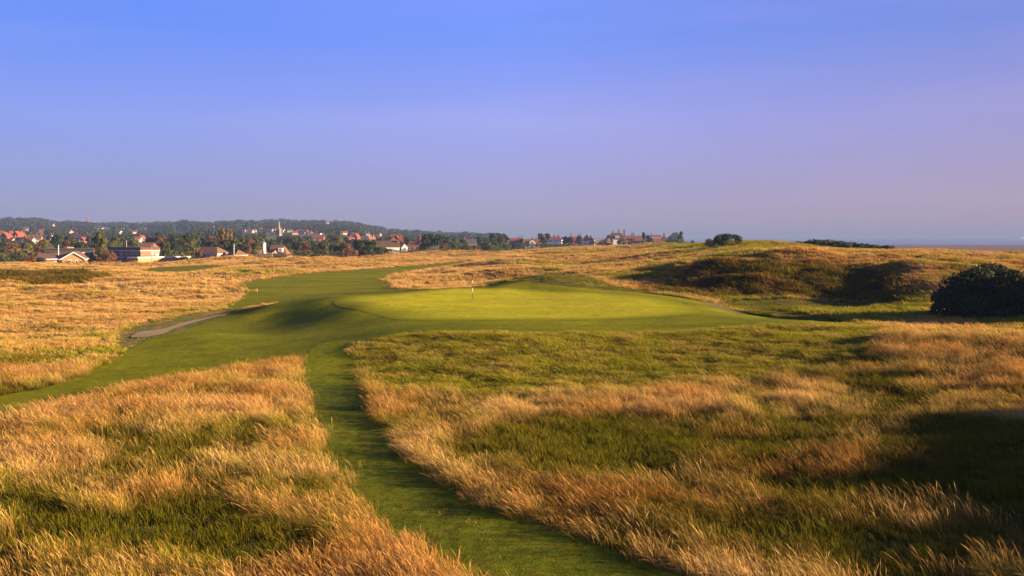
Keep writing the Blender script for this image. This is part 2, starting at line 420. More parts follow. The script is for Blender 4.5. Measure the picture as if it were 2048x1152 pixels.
def mat_sea():
    m, N = shader('sea_water')
    p = N('ShaderNodeNewGeometry').outputs['Position']
    st = N('ShaderNodeMapping', {'Vector': p, 'Scale': (0.3, 1.0, 1.0)}).outputs[0]
    n = noise_n(N, st, 0.25, 4)
    finish(N, (0.10, 0.13, 0.17), 0.25, bumped(N, n, 0.5, 0.5), 0.5)
    return m

# dry or green growth over the links, 0 green .. 1 straw
def R_(pts): return chaikin(drop(pts), 2)
BANK = R_([(700,690),(790,672),(870,666),(1200,666),(1400,659),(1560,646),(1700,650),(1770,655),(1765,690),(1690,735),(1500,768),(1300,786),(1100,797),(900,795),(780,790),(718,762)])
GOLD = R_([(745,790),(900,782),(1100,785),(1300,772),(1500,755),(1640,735),(1700,720),(1850,665),(2100,660),(2100,845),(1500,840),(1000,830),(800,825)])
RUSHES = R_([(-60,566),(-60,556),(100,553),(205,556),(228,560),(170,570),(60,576)])
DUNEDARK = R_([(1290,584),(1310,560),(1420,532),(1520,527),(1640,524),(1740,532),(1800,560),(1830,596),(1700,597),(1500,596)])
HOLLOW = R_([(1385,598),(1700,600),(1860,604),(1880,640),(1780,652),(1560,636),(1490,628)])
LUSH = R_([(1290,497),(1320,489),(1400,486),(1560,490),(1700,496),(1800,500),(1640,507),(1480,506),(1380,504)])
SHADE = R_([(1020,835),(1300,835),(1600,845),(2100,850),(2300,1000),(2300,1160),(1350,1160),(1000,1000),(860,900)])  # greener grass here, with shade also put into its colour
SANDCLEAR = R_([(225,700),(245,655),(320,642),(450,618),(500,618),(470,645),(420,668),(330,692)])
GULLY = [R_(q) for q in ([(140,872),(210,856),(330,880),(430,884),(420,930),(300,975),(190,935)], [(-60,935),(60,950),(150,985),(120,1030),(-60,1020)], [(330,1040),(450,1010),(520,1040),(420,1075)], [(380,870),(470,860),(500,900),(420,905)])]
BACKMOUND = R_([(990,568),(1060,553),(1130,552),(1200,562),(1280,580),(1340,590),(1230,587),(1130,582)])
SWALE = R_([(440,541),(520,545),(640,545),(560,552),(480,560),(430,552)])
LEFTLUSH = R_([(330,620),(420,606),(560,600),(470,624),(380,640)])
def strawf(x, y):
    s = 0.55+1.9*(fbm(x/7.0, y/7.0, 31, 4)-0.5)+0.8*(fbm(x/1.7, y/1.7, 44, 2)-0.5)
    d = np.hypot(x, y)
    s = s+0.30*sstep(45, 80, d)*(x < 5)+0.12*sstep(90, 140, d)-0.04*(x > 15)
    jx = x+rng.normal(0, 0.5, np.shape(x)); jy = y+rng.normal(0, 0.5+0.006*d, np.shape(x))
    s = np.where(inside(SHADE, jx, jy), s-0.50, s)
    for q in GULLY: s = np.where(inside(q, jx, jy), s-0.55, s)
    s = np.where(inside(GOLD, jx, jy), s+0.22, s)
    s = np.where(d > 640, np.minimum(s, 0.05), s)
    s = np.where(inside(BANK, jx, jy), 0.17+0.9*(fbm(x/1.2, y/1.2, 51, 3)-0.5), s)
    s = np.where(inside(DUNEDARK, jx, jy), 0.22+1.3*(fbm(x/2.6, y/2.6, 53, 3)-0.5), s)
    s = np.where(inside(HOLLOW, jx, jy), 0.12+0.6*(fbm(x/2.6, y/2.6, 55, 3)-0.5), s)
    s = np.where(inside(LUSH, jx, jy), 0.15+1.0*(fbm(x/8, y/8, 56, 3)-0.5), s)
    s = np.where(inside(BACKMOUND, jx, jy), 0.12+0.6*(fbm(x/2.6, y/2.6, 57, 3)-0.5), s)
    s = np.where(inside(RUSHES, jx, jy), 0.10, s)
    s = np.where(inside(SANDCLEAR, jx, jy), 0.28+0.8*(fbm(x/2, y/2, 59, 3)-0.5), s)
    s = np.where(inside(SWALE, jx, jy), 0.40+1.0*(fbm(x/5, y/5, 57, 3)-0.5), s)
    s = np.where(inside(LEFTLUSH, jx, jy), 0.45+1.0*(fbm(x/2, y/2, 58, 3)-0.5), s)
    return np.clip(s, 0, 1)

M_ground = mat_ground()
nx, ny = len(GX), len(GY)
idx = np.arange(nx*ny).reshape(ny, nx)
F = np.stack([idx[:-1, :-1].ravel(), idx[:-1, 1:].ravel(), idx[1:, 1:].ravel(), idx[1:, :-1].ravel()], 1)
gm = mesh_np('ground', np.stack([_gx.ravel(), _gy.ravel(), GZ.ravel()], 1), F, M_ground, True)
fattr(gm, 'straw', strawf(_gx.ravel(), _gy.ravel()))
link(bpy.data.objects.new('ground', gm), kind='structure')

def sheet(name, poly, mat, step, off, kind='structure'):
    lo, hi = poly.min(0)-step, poly.max(0)+step
    xs = np.arange(lo[0], hi[0]+step, step); ys = np.arange(lo[1], hi[1]+step*1.2, step*1.2)
    X, Y = np.meshgrid(xs, ys)
    ins = inside(poly, X.ravel(), Y.ravel()).reshape(X.shape)
    keep = ins[:-1, :-1] | ins[1:, :-1] | ins[:-1, 1:] | ins[1:, 1:]
    X = X.ravel(); Y = Y.ravel()
    id2 = np.arange(len(X)).reshape(len(ys), len(xs))
    Fq = np.stack([id2[:-1, :-1], id2[:-1, 1:], id2[1:, 1:], id2[1:, :-1]], -1)[keep]
    used = np.unique(Fq); out = used[~ins.ravel()[used]]
    X = X.copy(); Y = Y.copy()
    X[out], Y[out] = closest_on(poly, X[out], Y[out])
    re = np.full(len(X), -1); re[used] = np.arange(len(used))
    X = X[used]; Y = Y[used]
    me = mesh_np(name, np.stack([X, Y, zt(X, Y)+off], 1), re[Fq], mat, True)
    fattr(me, 'edge', np.minimum(polydist(poly, X, Y), 6.0))
    return link(bpy.data.objects.new(name, me), kind=kind)
T_green = mat_turf('putting_turf', (0.30, 0.295, 0.008), (0.40, 0.345, 0.010), scale=0.8, bump=0.15, rim=(0.158, 0.160, 0.003), patch=((0.40, 0.31, 0.012), 0.35))
T_fair = mat_turf('fairway_turf', (0.105, 0.122, 0.002), (0.195, 0.182, 0.003), patch=((0.24, 0.17, 0.008), 0.55), bump=0.35)
T_path = mat_turf('path_turf', (0.055, 0.075, 0.004), (0.115, 0.125, 0.006), patch=((0.12, 0.085, 0.008), 0.7), bump=0.9, fade=(38.5, 43.5, (0.165, 0.17, 0.004)), contrast=1.6)
M_sand = mat_sand()
M_dirt = simple('brown_dirt', (0.13, 0.095, 0.04), 0.95, 0.25, 3.0)
sheet('mown_apron', APRON, T_fair, 0.30, 0.022)
sheet('putting_green', GREEN, T_green, 0.30, 0.034)
sheet('fairway', FAIRWAY, T_fair, 0.7, 0.045)
sheet('distant_green', FARGREEN, T_fair, 0.9, 0.10)
sheet('distant_fairway', FARSTRIP, T_fair, 2.5, 0.25)
sheet('mown_path', PATH, T_path, 0.22, 0.028)
sheet('sand_path', SAND, M_sand, 0.2, 0.046)
sheet('dirt_trail', TRAIL, M_dirt, 0.2, 0.04)
sv = [(95, -13000, -8.55), (13000, -13000, -8.55), (13000, 13000, -8.55), (95, 13000, -8.55)]
link(bpy.data.objects.new('sea', mesh_np('sea', sv, [(0, 1, 2, 3)], mat_sea())), kind='structure')

# ------------------------------------------------------------------ grass
def mat_grass():
    m, N = shader('grass_blades')
    t = N('ShaderNodeAttribute', attribute_name='t').outputs['Fac']
    br = N('ShaderNodeAttribute', attribute_name='br').outputs['Fac']
    st = N('ShaderNodeAttribute', attribute_name='straw', attribute_type='INSTANCER').outputs['Fac']
    hu = N('ShaderNodeAttribute', attribute_name='hue', attribute_type='INSTANCER').outputs['Fac']
    v = N('ShaderNodeMath', {0: st, 1: N('ShaderNodeMath', {0: N('ShaderNodeMath', {0: br, 1: 0.5}, operation='SUBTRACT').outputs[0], 1: 0.55}, operation='MULTIPLY').outputs[0]}, operation='ADD').outputs[0]
    f = N('ShaderNodeMapRange', {0: v, 1: 0.22, 2: 0.72}).outputs[0]
    strawtip = mixc(N, hu, (0.50, 0.235, 0.060), (0.61, 0.375, 0.135))
    strawbase = mixc(N, hu, (0.095, 0.070, 0.012), (0.13, 0.10, 0.022))
    greentip = mixc(N, hu, (0.21, 0.21, 0.010), (0.31, 0.27, 0.018))
    greenbase = (0.045, 0.058, 0.010)
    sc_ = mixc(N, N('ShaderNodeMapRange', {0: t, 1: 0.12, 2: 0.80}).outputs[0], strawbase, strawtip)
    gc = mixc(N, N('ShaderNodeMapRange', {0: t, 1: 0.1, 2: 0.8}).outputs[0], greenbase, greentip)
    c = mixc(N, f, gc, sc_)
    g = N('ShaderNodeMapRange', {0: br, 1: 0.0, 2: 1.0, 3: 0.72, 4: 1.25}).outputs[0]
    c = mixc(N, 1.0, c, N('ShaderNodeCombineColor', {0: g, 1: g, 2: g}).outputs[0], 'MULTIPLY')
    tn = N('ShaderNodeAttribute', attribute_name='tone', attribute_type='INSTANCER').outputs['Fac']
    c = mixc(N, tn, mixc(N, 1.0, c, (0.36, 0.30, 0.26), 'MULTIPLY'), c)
    finish(N, c, 0.85, None, 0.05, transl=0.30)
    return m
M_grass = mat_grass()
def tuft(seed, n, rad, h0, h1, w, lean, droop, seedhead=0.0, splay=0.25):
    r = random.Random(seed)
    V = []; Fc = []; T = []; B = []
    for i in range(n):
        a = r.uniform(0, 6.283); q = rad*math.sqrt(r.random())
        bx_, by_ = q*math.cos(a), q*math.sin(a)
        h = r.uniform(h0, h1); wd = w*r.uniform(0.7, 1.3)
        la = math.pi+r.gauss(0, 0.6); ln = lean*r.uniform(0.5, 1.5)*h
        sx = math.cos(la)*ln+math.cos(a)*splay*h*r.random(); sy = math.sin(la)*ln+math.sin(a)*splay*h*r.random()
        fa = r.uniform(0, 3.1416); fx, fy = math.cos(fa), math.sin(fa)
        head = r.random() < seedhead
        br = r.random(); k0 = len(V)
        lv = (0, 0.4, 0.72, 0.86, 1.0) if head else (0, 0.4, 0.75, 1.0)
        ws = (0.8, 0.6, 0.9, 1.9, 0.3) if head else (1.0, 0.9, 0.6, 0.12)
        for tt, ww in zip(lv, ws):
            px = bx_+sx*tt**1.8; py = by_+sy*tt**1.8; pz = h*(tt-droop*tt**3)
            for s in (-1, 1):
                V.append((px+s*fx*wd*ww*0.5, py+s*fy*wd*ww*0.5, pz-0.03)); T.append(tt); B.append(br)
        for k in range(len(lv)-1):
            Fc.append((k0+2*k, k0+2*k+1, k0+2*k+3, k0+2*k+2))
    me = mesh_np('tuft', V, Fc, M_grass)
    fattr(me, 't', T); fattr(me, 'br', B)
    return bpy.data.objects.new('tuft', me)
def family(name, objs):
    c = bpy.data.collections.new(name)
    for o in objs: c.objects.link(o)
    return c
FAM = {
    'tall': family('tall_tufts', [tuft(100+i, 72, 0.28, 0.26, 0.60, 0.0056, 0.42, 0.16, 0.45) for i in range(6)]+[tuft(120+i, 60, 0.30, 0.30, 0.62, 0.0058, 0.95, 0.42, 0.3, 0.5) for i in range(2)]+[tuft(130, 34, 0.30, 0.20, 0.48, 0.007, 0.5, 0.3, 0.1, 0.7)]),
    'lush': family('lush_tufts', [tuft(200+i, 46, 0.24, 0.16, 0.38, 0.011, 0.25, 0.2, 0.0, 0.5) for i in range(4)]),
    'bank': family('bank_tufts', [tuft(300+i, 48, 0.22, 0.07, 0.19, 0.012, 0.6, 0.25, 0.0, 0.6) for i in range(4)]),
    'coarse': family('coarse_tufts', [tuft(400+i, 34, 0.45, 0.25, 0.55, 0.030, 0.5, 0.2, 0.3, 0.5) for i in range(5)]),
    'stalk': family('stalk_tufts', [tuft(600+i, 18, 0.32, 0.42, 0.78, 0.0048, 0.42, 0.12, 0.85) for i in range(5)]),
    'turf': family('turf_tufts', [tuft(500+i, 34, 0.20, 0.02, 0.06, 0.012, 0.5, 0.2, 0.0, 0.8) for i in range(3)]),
}
def scatter(name, label, fam, x, y, straw, scale, lean=0.0, tone=1.0, hue=0.0, seed=1):
    r = np.random.default_rng(seed); n = len(x)
    coll = FAM[fam]
    me = bpy.data.meshes.new(name)
    me.vertices.add(n); me.vertices.foreach_set('co', np.stack([x, y, zt(x, y)], 1).astype(np.float32).ravel())
    rot = np.stack([r.normal(0, 0.08, n), np.broadcast_to(lean, (n,))+r.normal(0, 0.10, n), r.normal(0, 0.55, n)], 1)
    fattr(me, 'rot', rot, typ='FLOAT_VECTOR')
    fattr(me, 'scl', scale*r.uniform(0.75, 1.25, n))
    fattr(me, 'straw', straw)
    fattr(me, 'tone', np.broadcast_to(tone, (n,)))
    fattr(me, 'hue', np.clip(hue+fbm(x/3.5, y/3.5, 71, 3)*1.8-0.4+r.normal(0, 0.12, n), 0, 1))
    fattr(me, 'pick', r.integers(0, len(coll.objects), n), typ='INT')
    o = bpy.data.objects.new(name, me)
    g = bpy.data.node_groups.new(name+'_scatter', 'GeometryNodeTree')
    g.interface.new_socket('Geometry', in_out='INPUT', socket_type='NodeSocketGeometry')
    g.interface.new_socket('Geometry', in_out='OUTPUT', socket_type='NodeSocketGeometry')
    gi = g.nodes.new('NodeGroupInput'); go = g.nodes.new('NodeGroupOutput')
    ip = g.nodes.new('GeometryNodeInstanceOnPoints'); ci = g.nodes.new('GeometryNodeCollectionInfo')
    ci.inputs[0].default_value = coll; ci.inputs['Separate Children'].default_value = True; ci.inputs['Reset Children'].default_value = True
    def na(nm, t):
        k = g.nodes.new('GeometryNodeInputNamedAttribute'); k.data_type = t; k.inputs[0].default_value = nm
        return k.outputs[0]
    er = g.nodes.new('FunctionNodeEulerToRotation')
    g.links.new(na('rot', 'FLOAT_VECTOR'), er.inputs[0])
    g.links.new(gi.outputs[0], ip.inputs['Points']); g.links.new(ci.outputs[0], ip.inputs['Instance'])
    ip.inputs['Pick Instance'].default_value = True
    g.links.new(na('pick', 'INT'), ip.inputs['Instance Index'])
    g.links.new(er.outputs[0], ip.inputs['Rotation']); g.links.new(na('scl', 'FLOAT'), ip.inputs['Scale'])
    g.links.new(ip.outputs[0], go.inputs[0])
    md = o.modifiers.new('scatter', 'NODES'); md.node_group = g
    return link(o, label=label, kind='stuff', cat='grass')
def in_view(x, y, m=6.0): return (np.abs(x) < 0.539*1.10*y+m) & (y > 11)
def sample(y0, y1, dens, m=6.0):
    hw = 0.539*1.10*y1+m
    n = int(2*hw*(y1-y0)*dens)
    x = rng.uniform(-hw, hw, n); y = rng.uniform(y0, y1, n)
    k = in_view(x, y, m); x, y = x[k], y[k]
    k = x < np.interp(y, COAST[:, 0], COAST[:, 1])+14
    return x[k], y[k]
def off_mown(x, y, j=0.12, polys=None):
    jx = x+rng.normal(0, j, len(x)); jy = y+rng.normal(0, j, len(x))
    k = np.ones(len(x), bool)
    for p in (polys or MOWN+[TRAIL]): k &= ~inside(p, jx, jy)
    return x[k], y[k]
LEFTBLOCK = 'L'
# near rough, 12-47 m
x, y = sample(12, 47.5, 26, 15); x, y = off_mown(x, y, 0.12)
k = ~inside(BANK, x+rng.normal(0, .25, len(x)), y+rng.normal(0, .25, len(x))); x, y = x[k], y[k]
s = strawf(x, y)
thin = fbm(x/2.3, y/2.3, 81, 3)
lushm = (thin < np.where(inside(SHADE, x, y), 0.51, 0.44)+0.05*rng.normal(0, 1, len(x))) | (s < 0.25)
keep = (rng.random(len(x)) < 0.85)
pc = np.interp(y, [12, 15, 19.6, 25.2, 32, 36, 41, 50, 60], [5.5, 3.2, -0.6, -3.4, -5.4, -6.6, -7.3, -8, -9])    # centre line of the path
side = x < pc
clump = fbm(x/1.1, y/1.1, 83, 2)
hscale = 0.80+0.55*(clump-0.4)+0.25*(fbm(x/6, y/6, 84, 2)-0.5)
leanv = -0.25*(fbm(x/4.0, y/4.0, 85, 2)-0.45)*2
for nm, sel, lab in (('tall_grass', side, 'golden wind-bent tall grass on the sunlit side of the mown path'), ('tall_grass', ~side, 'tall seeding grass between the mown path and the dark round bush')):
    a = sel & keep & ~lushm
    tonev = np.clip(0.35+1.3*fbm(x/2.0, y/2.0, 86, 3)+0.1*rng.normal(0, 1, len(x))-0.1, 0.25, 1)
    tonev = np.where(inside(SHADE, x, y), tonev*0.33, tonev)  # lower tone puts the foreground shade into the blade colour
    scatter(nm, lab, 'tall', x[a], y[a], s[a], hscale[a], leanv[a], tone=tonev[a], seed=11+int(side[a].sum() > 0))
    b = sel & (rng.random(len(x)) < 0.22) & (s > 0.35)
    scatter('seed_stalks', 'wispy seed heads standing above the '+('sunlit golden grass' if sel is side else 'shaded grass right of way to the bush').replace('right of way to', 'towards'), 'stalk', x[b], y[b], np.maximum(s[b], 0.7), hscale[b]*0.95, leanv[b], hue=0.25, seed=31)
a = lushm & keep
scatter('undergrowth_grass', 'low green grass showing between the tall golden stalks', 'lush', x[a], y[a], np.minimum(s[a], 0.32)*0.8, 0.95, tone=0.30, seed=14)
# rough on the bank in front of the green
x, y = sample(36, 58, 34); k = inside(BANK, x+rng.normal(0, .3, len(x)), y+rng.normal(0, .3, len(x))); x, y = x[k], y[k]
x, y = off_mown(x, y, 0.1)
scatter('bank_grass', 'tufty green grass on the bank below the putting green', 'bank', x, y, strawf(x, y), 1.05+1.3*(fbm(x/0.9, y/0.9, 61, 2)-0.4), tone=np.clip(0.25+1.8*fbm(x/0.6, y/0.6, 68, 2), 0, 1), hue=0.3, seed=15)
# short turf on the path
x, y = sample(12, 44, 30); k = inside(PATH, x, y); x, y = x[k], y[k]
scatter('path_turf', 'short mottled turf of the mown path', 'turf', x, y, 0.16+0.9*(fbm(x/0.8, y/0.8, 62, 3)-0.35), 1.0, tone=np.clip(0.2+1.4*fbm(x/0.5, y/0.5, 67, 2), 0, 1), seed=16)
x, y = sample(30, 64, 16); k = inside(APRON, x, y) & ~inside(GREEN, x, y); x, y = x[k], y[k]
scatter('apron_turf', 'short turf of the mown apron in front of the putting green', 'turf', x, y, 0.10+0.7*(fbm(x/2.0, y/1.2, 65, 3)-0.35), 0.6, tone=0.10, seed=21)
x = rng.uniform(24, 62, 16000); y = rng.uniform(-30, 84, 16000)
scatter('dune_crest_grass', 'dry grass on the unseen dunes that shade the foreground and hollow', 'coarse', x, y, strawf(x, y), 1.0, seed=22)
# middle distance
x, y = sample(46, 116, 7.0, 12); x, y = off_mown(x, y, 0.2)
k = ~inside(BANK, x, y); x, y = x[k], y[k]; s = strawf(x, y)
hs = np.where(x < 2, 0.38, 0.62)+0.5*fbm(x/3, y/3, 63, 2)*np.where(x < 2, .7, 1)
low = inside(HOLLOW, x, y) | inside(BACKMOUND, x, y)
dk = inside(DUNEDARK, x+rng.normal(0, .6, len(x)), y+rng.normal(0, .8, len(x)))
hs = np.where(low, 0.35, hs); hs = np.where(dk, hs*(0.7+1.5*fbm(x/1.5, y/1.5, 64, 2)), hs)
hs = np.where(inside(SANDCLEAR, x, y), 0.12, hs)
left = x < 2
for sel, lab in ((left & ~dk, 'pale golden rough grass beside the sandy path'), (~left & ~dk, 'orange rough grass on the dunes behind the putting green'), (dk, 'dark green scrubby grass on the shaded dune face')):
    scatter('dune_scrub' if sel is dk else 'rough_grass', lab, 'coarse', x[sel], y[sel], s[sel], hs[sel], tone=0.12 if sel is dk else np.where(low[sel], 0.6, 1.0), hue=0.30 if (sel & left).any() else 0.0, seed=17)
x, y = sample(116, 330, 0.9, 12); x, y = off_mown(x, y, 0.5); s = strawf(x, y)
ru = inside(RUSHES, x, y)
scatter('field_grass', 'straw-coloured grass on the hummocks beyond the putting green', 'coarse', x[~ru], y[~ru], s[~ru], 1.15, hue=np.where(x[~ru] < 5, .3, 0), seed=18)
x, y = sample(130, 200, 2.5, 12); k = inside(RUSHES, x, y)
scatter('rushes', 'dark brown-green patch of rushes in the pale field', 'coarse', x[k], y[k], 0.25+0*x[k], 2.0, tone=0.08, seed=20)
x, y = sample(330, 640, 0.10, 20); x, y = off_mown(x, y, 0.5); s = strawf(x, y)
scatter('distant_grass', 'pale dry grass in front of the hedges and houses', 'coarse', x, y, s, 2.0, seed=19)
# ------------------------------------------------------------------ building kit
class MB:
    def __init__(s): s.v = []; s.f = []
    def box(s, x0, x1, y0, y1, z0, z1):
        k = len(s.v)
        s.v += [(x0,y0,z0),(x1,y0,z0),(x1,y1,z0),(x0,y1,z0),(x0,y0,z1),(x1,y0,z1),(x1,y1,z1),(x0,y1,z1)]
        s.f += [tuple(k+i for i in q) for q in ((0,3,2,1),(4,5,6,7),(0,1,5,4),(1,2,6,5),(2,3,7,6),(3,0,4,7))]
        return s
    def poly(s, pts):
        k = len(s.v); s.v += [tuple(p) for p in pts]; s.f.append(tuple(range(k, k+len(pts)))); return s
    def prism(s, tri, axis, a, b):                 # 2-D outline (u, z) pushed along the axis
        n = len(tri); k = len(s.v)
        for q in (a, b): s.v += [((u, q, z) if axis == 'y' else (q, u, z)) for u, z in tri]
        s.f.append(tuple(k+i for i in range(n))); s.f.append(tuple(k+n+i for i in reversed(range(n))))
        for i in range(n): j = (i+1) % n; s.f.append((k+i, k+n+i, k+n+j, k+j))
        return s
    def tube(s, p, r0, r1, h, n=8, z0=0.0):
        k = len(s.v)
        for i in range(n):
            c, q = math.cos(6.2832*i/n), math.sin(6.2832*i/n)
            s.v += [(p[0]+r0*c, p[1]+r0*q, z0), (p[0]+r1*c, p[1]+r1*q, z0+h)]
        for i in range(n):
            j = (i+1) % n; s.f.append((k+2*i, k+2*j, k+2*j+1, k+2*i+1))
        s.f.append(tuple(k+2*i+1 for i in range(n))); s.f.append(tuple(k+2*i for i in reversed(range(n))))
        return s
    def build(s, name, mat, parent, smooth=False, **kw):
        me = bpy.data.meshes.new(name); me.from_pydata(s.v, [], s.f); me.update()
        bm = bmesh.new(); bm.from_mesh(me); bmesh.ops.recalc_face_normals(bm, faces=bm.faces); bm.to_mesh(me); bm.free()
        if smooth: me.polygons.foreach_set('use_smooth', np.ones(len(me.polygons), bool))
        me.materials.append(mat)
        return link(bpy.data.objects.new(name, me), parent, **kw)
def empty(name, x, y, z, rz=0.0, **kw):
    o = bpy.data.objects.new(name, None); o.location = (x, y, z); o.rotation_euler = (0, 0, rz); o.empty_display_size = 0.5
    return link(o, **kw)
def brickish(name, a, b, scale=1.0):
    m, N = shader(name)
    p = N('ShaderNodeTexCoord').outputs['Object']
    n = noise_n(N, p, 1.5*scale, 5, 0.6); n2 = noise_n(N, p, 12*scale, 2)
    c = mixc(N, n, a, b)
    c = mixc(N, N('ShaderNodeMapRange', {0: n2, 1: 0.4, 2: 0.7, 3: 0, 4: 0.3}).outputs[0], c, tuple(v*0.6 for v in a))
    finish(N, c, 0.9, spec=0.15); return m
def tiled(name, a, b):
    m, N = shader(name)
    p = N('ShaderNodeTexCoord').outputs['Object']
    w = N('ShaderNodeTexWave', {'Vector': p, 'Scale': 1.6, 'Distortion': 0.6, 'Detail': 2.0}, bands_direction='Z').outputs['Fac']
    n = noise_n(N, p, 0.9, 5, 0.65)
    c = mixc(N, n, a, b)
    c = mixc(N, N('ShaderNodeMapRange', {0: w, 1: 0.0, 2: 0.3, 3: 0.35, 4: 0.0}).outputs[0], c, tuple(v*0.5 for v in a))
    finish(N, c, 0.85, bumped(N, w, 0.4, 0.05), 0.2); return m
B_orange = brickish('orange_brick', (0.42, 0.20, 0.095), (0.56, 0.29, 0.15))
B_red = brickish('red_brick', (0.21, 0.060, 0.036), (0.31, 0.10, 0.058))
B_brown = brickish('brown_brick', (0.20, 0.11, 0.075), (0.30, 0.17, 0.11))
B_pink = brickish('pink_brick', (0.42, 0.22, 0.17), (0.54, 0.32, 0.25))
B_white = simple('white_render', (0.72, 0.69, 0.64), 0.8, 0.06, 1.0)
B_cream = simple('cream_render', (0.50, 0.45, 0.38), 0.85, 0.08, 1.0)
B_stone = brickish('pale_stone', (0.21, 0.165, 0.11), (0.31, 0.25, 0.17))
B_trim = simple('white_trim', (0.80, 0.79, 0.77), 0.5, 0.03, 4.0)
B_dark = simple('dark_cladding', (0.045, 0.04, 0.042), 0.7, 0.2, 1.0)
R_brown = tiled('brown_tile', (0.13, 0.065, 0.045), (0.20, 0.10, 0.065))
R_red = tiled('red_tile', (0.18, 0.050, 0.032), (0.27, 0.085, 0.050))
R_slate = tiled('slate', (0.055, 0.055, 0.07), (0.10, 0.10, 0.12))
R_dark = tiled('dark_tile', (0.075, 0.045, 0.04), (0.12, 0.07, 0.055))
R_flat = simple('felt_roof', (0.10, 0.09, 0.085), 0.9, 0.2, 0.6)
def glassm():
    m, N = shader('window_glass'); finish(N, (0.03, 0.035, 0.045), 0.08, spec=0.6); return m
B_glass = glassm()
B_pot = simple('clay_pot', (0.40, 0.17, 0.09), 0.8, 0.1, 5.0)
B_metal = simple('galvanised_metal', (0.45, 0.45, 0.44), 0.5, 0.1, 2.0, 0.4)
B_wood = simple('weathered_wood', (0.28, 0.22, 0.16), 0.85, 0.2, 3.0)

def window(parent, face, u, v, w, h, half, bars=1):
    """a framed window on a wall; face f(ront)/r(ight)/l(eft), half = distance of that wall from the centre"""
    def bx(m, a0, a1, z0, z1, p0, p1):
        if face == 'f': m.box(a0, a1, -half-p1, -half-p0, z0, z1)
        elif face == 'r': m.box(half+p0, half+p1, a0, a1, z0, z1)
        else: m.box(-half-p1, -half-p0, a0, a1, z0, z1)
        return m
    f = MB(); t = min(0.16, w*0.16)
    bx(f, u-w/2, u+w/2, v, v+t, -0.05, 0.06); bx(f, u-w/2, u+w/2, v+h-t, v+h, -0.05, 0.06)
    bx(f, u-w/2, u-w/2+t, v+t, v+h-t, -0.05, 0.06); bx(f, u+w/2-t, u+w/2, v+t, v+h-t, -0.05, 0.06)
    for k in range(bars):
        c = u-w/2+w*(k+1)/(bars+1); bx(f, c-t/3, c+t/3, v+t, v+h-t, -0.05, 0.05)
    fo = f.build('window', B_trim, parent)
    bx(MB(), u-w/2+t*0.5, u+w/2-t*0.5, v+t*0.5, v+h-t*0.5, -0.06, 0.02).build('pane', B_glass, fo)
    return fo
def roof_shape(w, dep, wh, rh, ridge, hip, over=0.35, th=0.18):
    m = MB(); X, Y = w/2+over, dep/2+over; drop_ = rh*over/((dep if ridge == 'x' else w)/2)
    z0 = wh-drop_
    if ridge == 'x': r0, r1 = (-X+hip[0], 0), (X-hip[1], 0)
    else: r0, r1 = (0, -Y+hip[0]), (0, Y-hip[1])
    a, b, c, d = (-X, -Y), (X, -Y), (X, Y), (-X, Y)
    k = 0
    lo = [(*p, z0) for p in (a, b, c, d)]; hi = [(*p, z0+th) for p in (a, b, c, d)]
    R = [(*r0, wh+rh+th), (*r1, wh+rh+th)]; Q = [(*r0, wh+rh), (*r1, wh+rh)]
    if ridge == 'x':
        m.poly([hi[0], hi[1], R[1], R[0]]); m.poly([hi[2], hi[3], R[0], R[1]]); m.poly([hi[1], hi[2], R[1]]); m.poly([hi[3], hi[0], R[0]])
    else:
        m.poly([hi[1], hi[2], R[1], R[0]]); m.poly([hi[3], hi[0], R[0], R[1]]); m.poly([hi[0], hi[1], R[0]]); m.poly([hi[2], hi[3], R[1]])
    for i in range(4):
        j = (i+1) % 4; m.poly([lo[i], lo[j], hi[j], hi[i]])
    m.poly(lo[::-1])
    return m
def gable_wall(w, dep, wh, rh, ridge, hip):
    m = MB(); X, Y = w/2, dep/2
    m.box(-X, X, -Y, Y, -1.2, wh)
    return m
def gable_roof(w, dep, wh, rh, ridge, over=0.35, th=0.18):
    """two sloping slabs; the gable walls show at the ends"""
    m = MB()
    h = (dep if ridge == 'x' else w)/2; L = (w if ridge == 'x' else dep)/2+over
    e = rh*over/h
    out = [(-h-over, wh-e), (0, wh+rh), (h+over, wh-e), (h+over, wh-e+th), (0, wh+rh+th*1.15), (-h-over, wh-e+th)]
    m.prism(out, 'x' if ridge == 'x' else 'y', -L, L)
    return m
def chimney(roof, x, y, z0, h, w=0.9, d=0.7, mat=None, pots=2):
    c = MB().box(x-w/2, x+w/2, y-d/2, y+d/2, z0, z0+h).box(x-w/2-.08, x+w/2+.08, y-d/2-.08, y+d/2+.08, z0+h, z0+h+.18)
    for k in range(pots):
        px = x+(k-(pots-1)/2)*w*0.5; c.tube((px, y), 0.14, 0.11, 0.45, 6, z0+h+.18)
    return c.build('chimney', mat or B_red, roof)
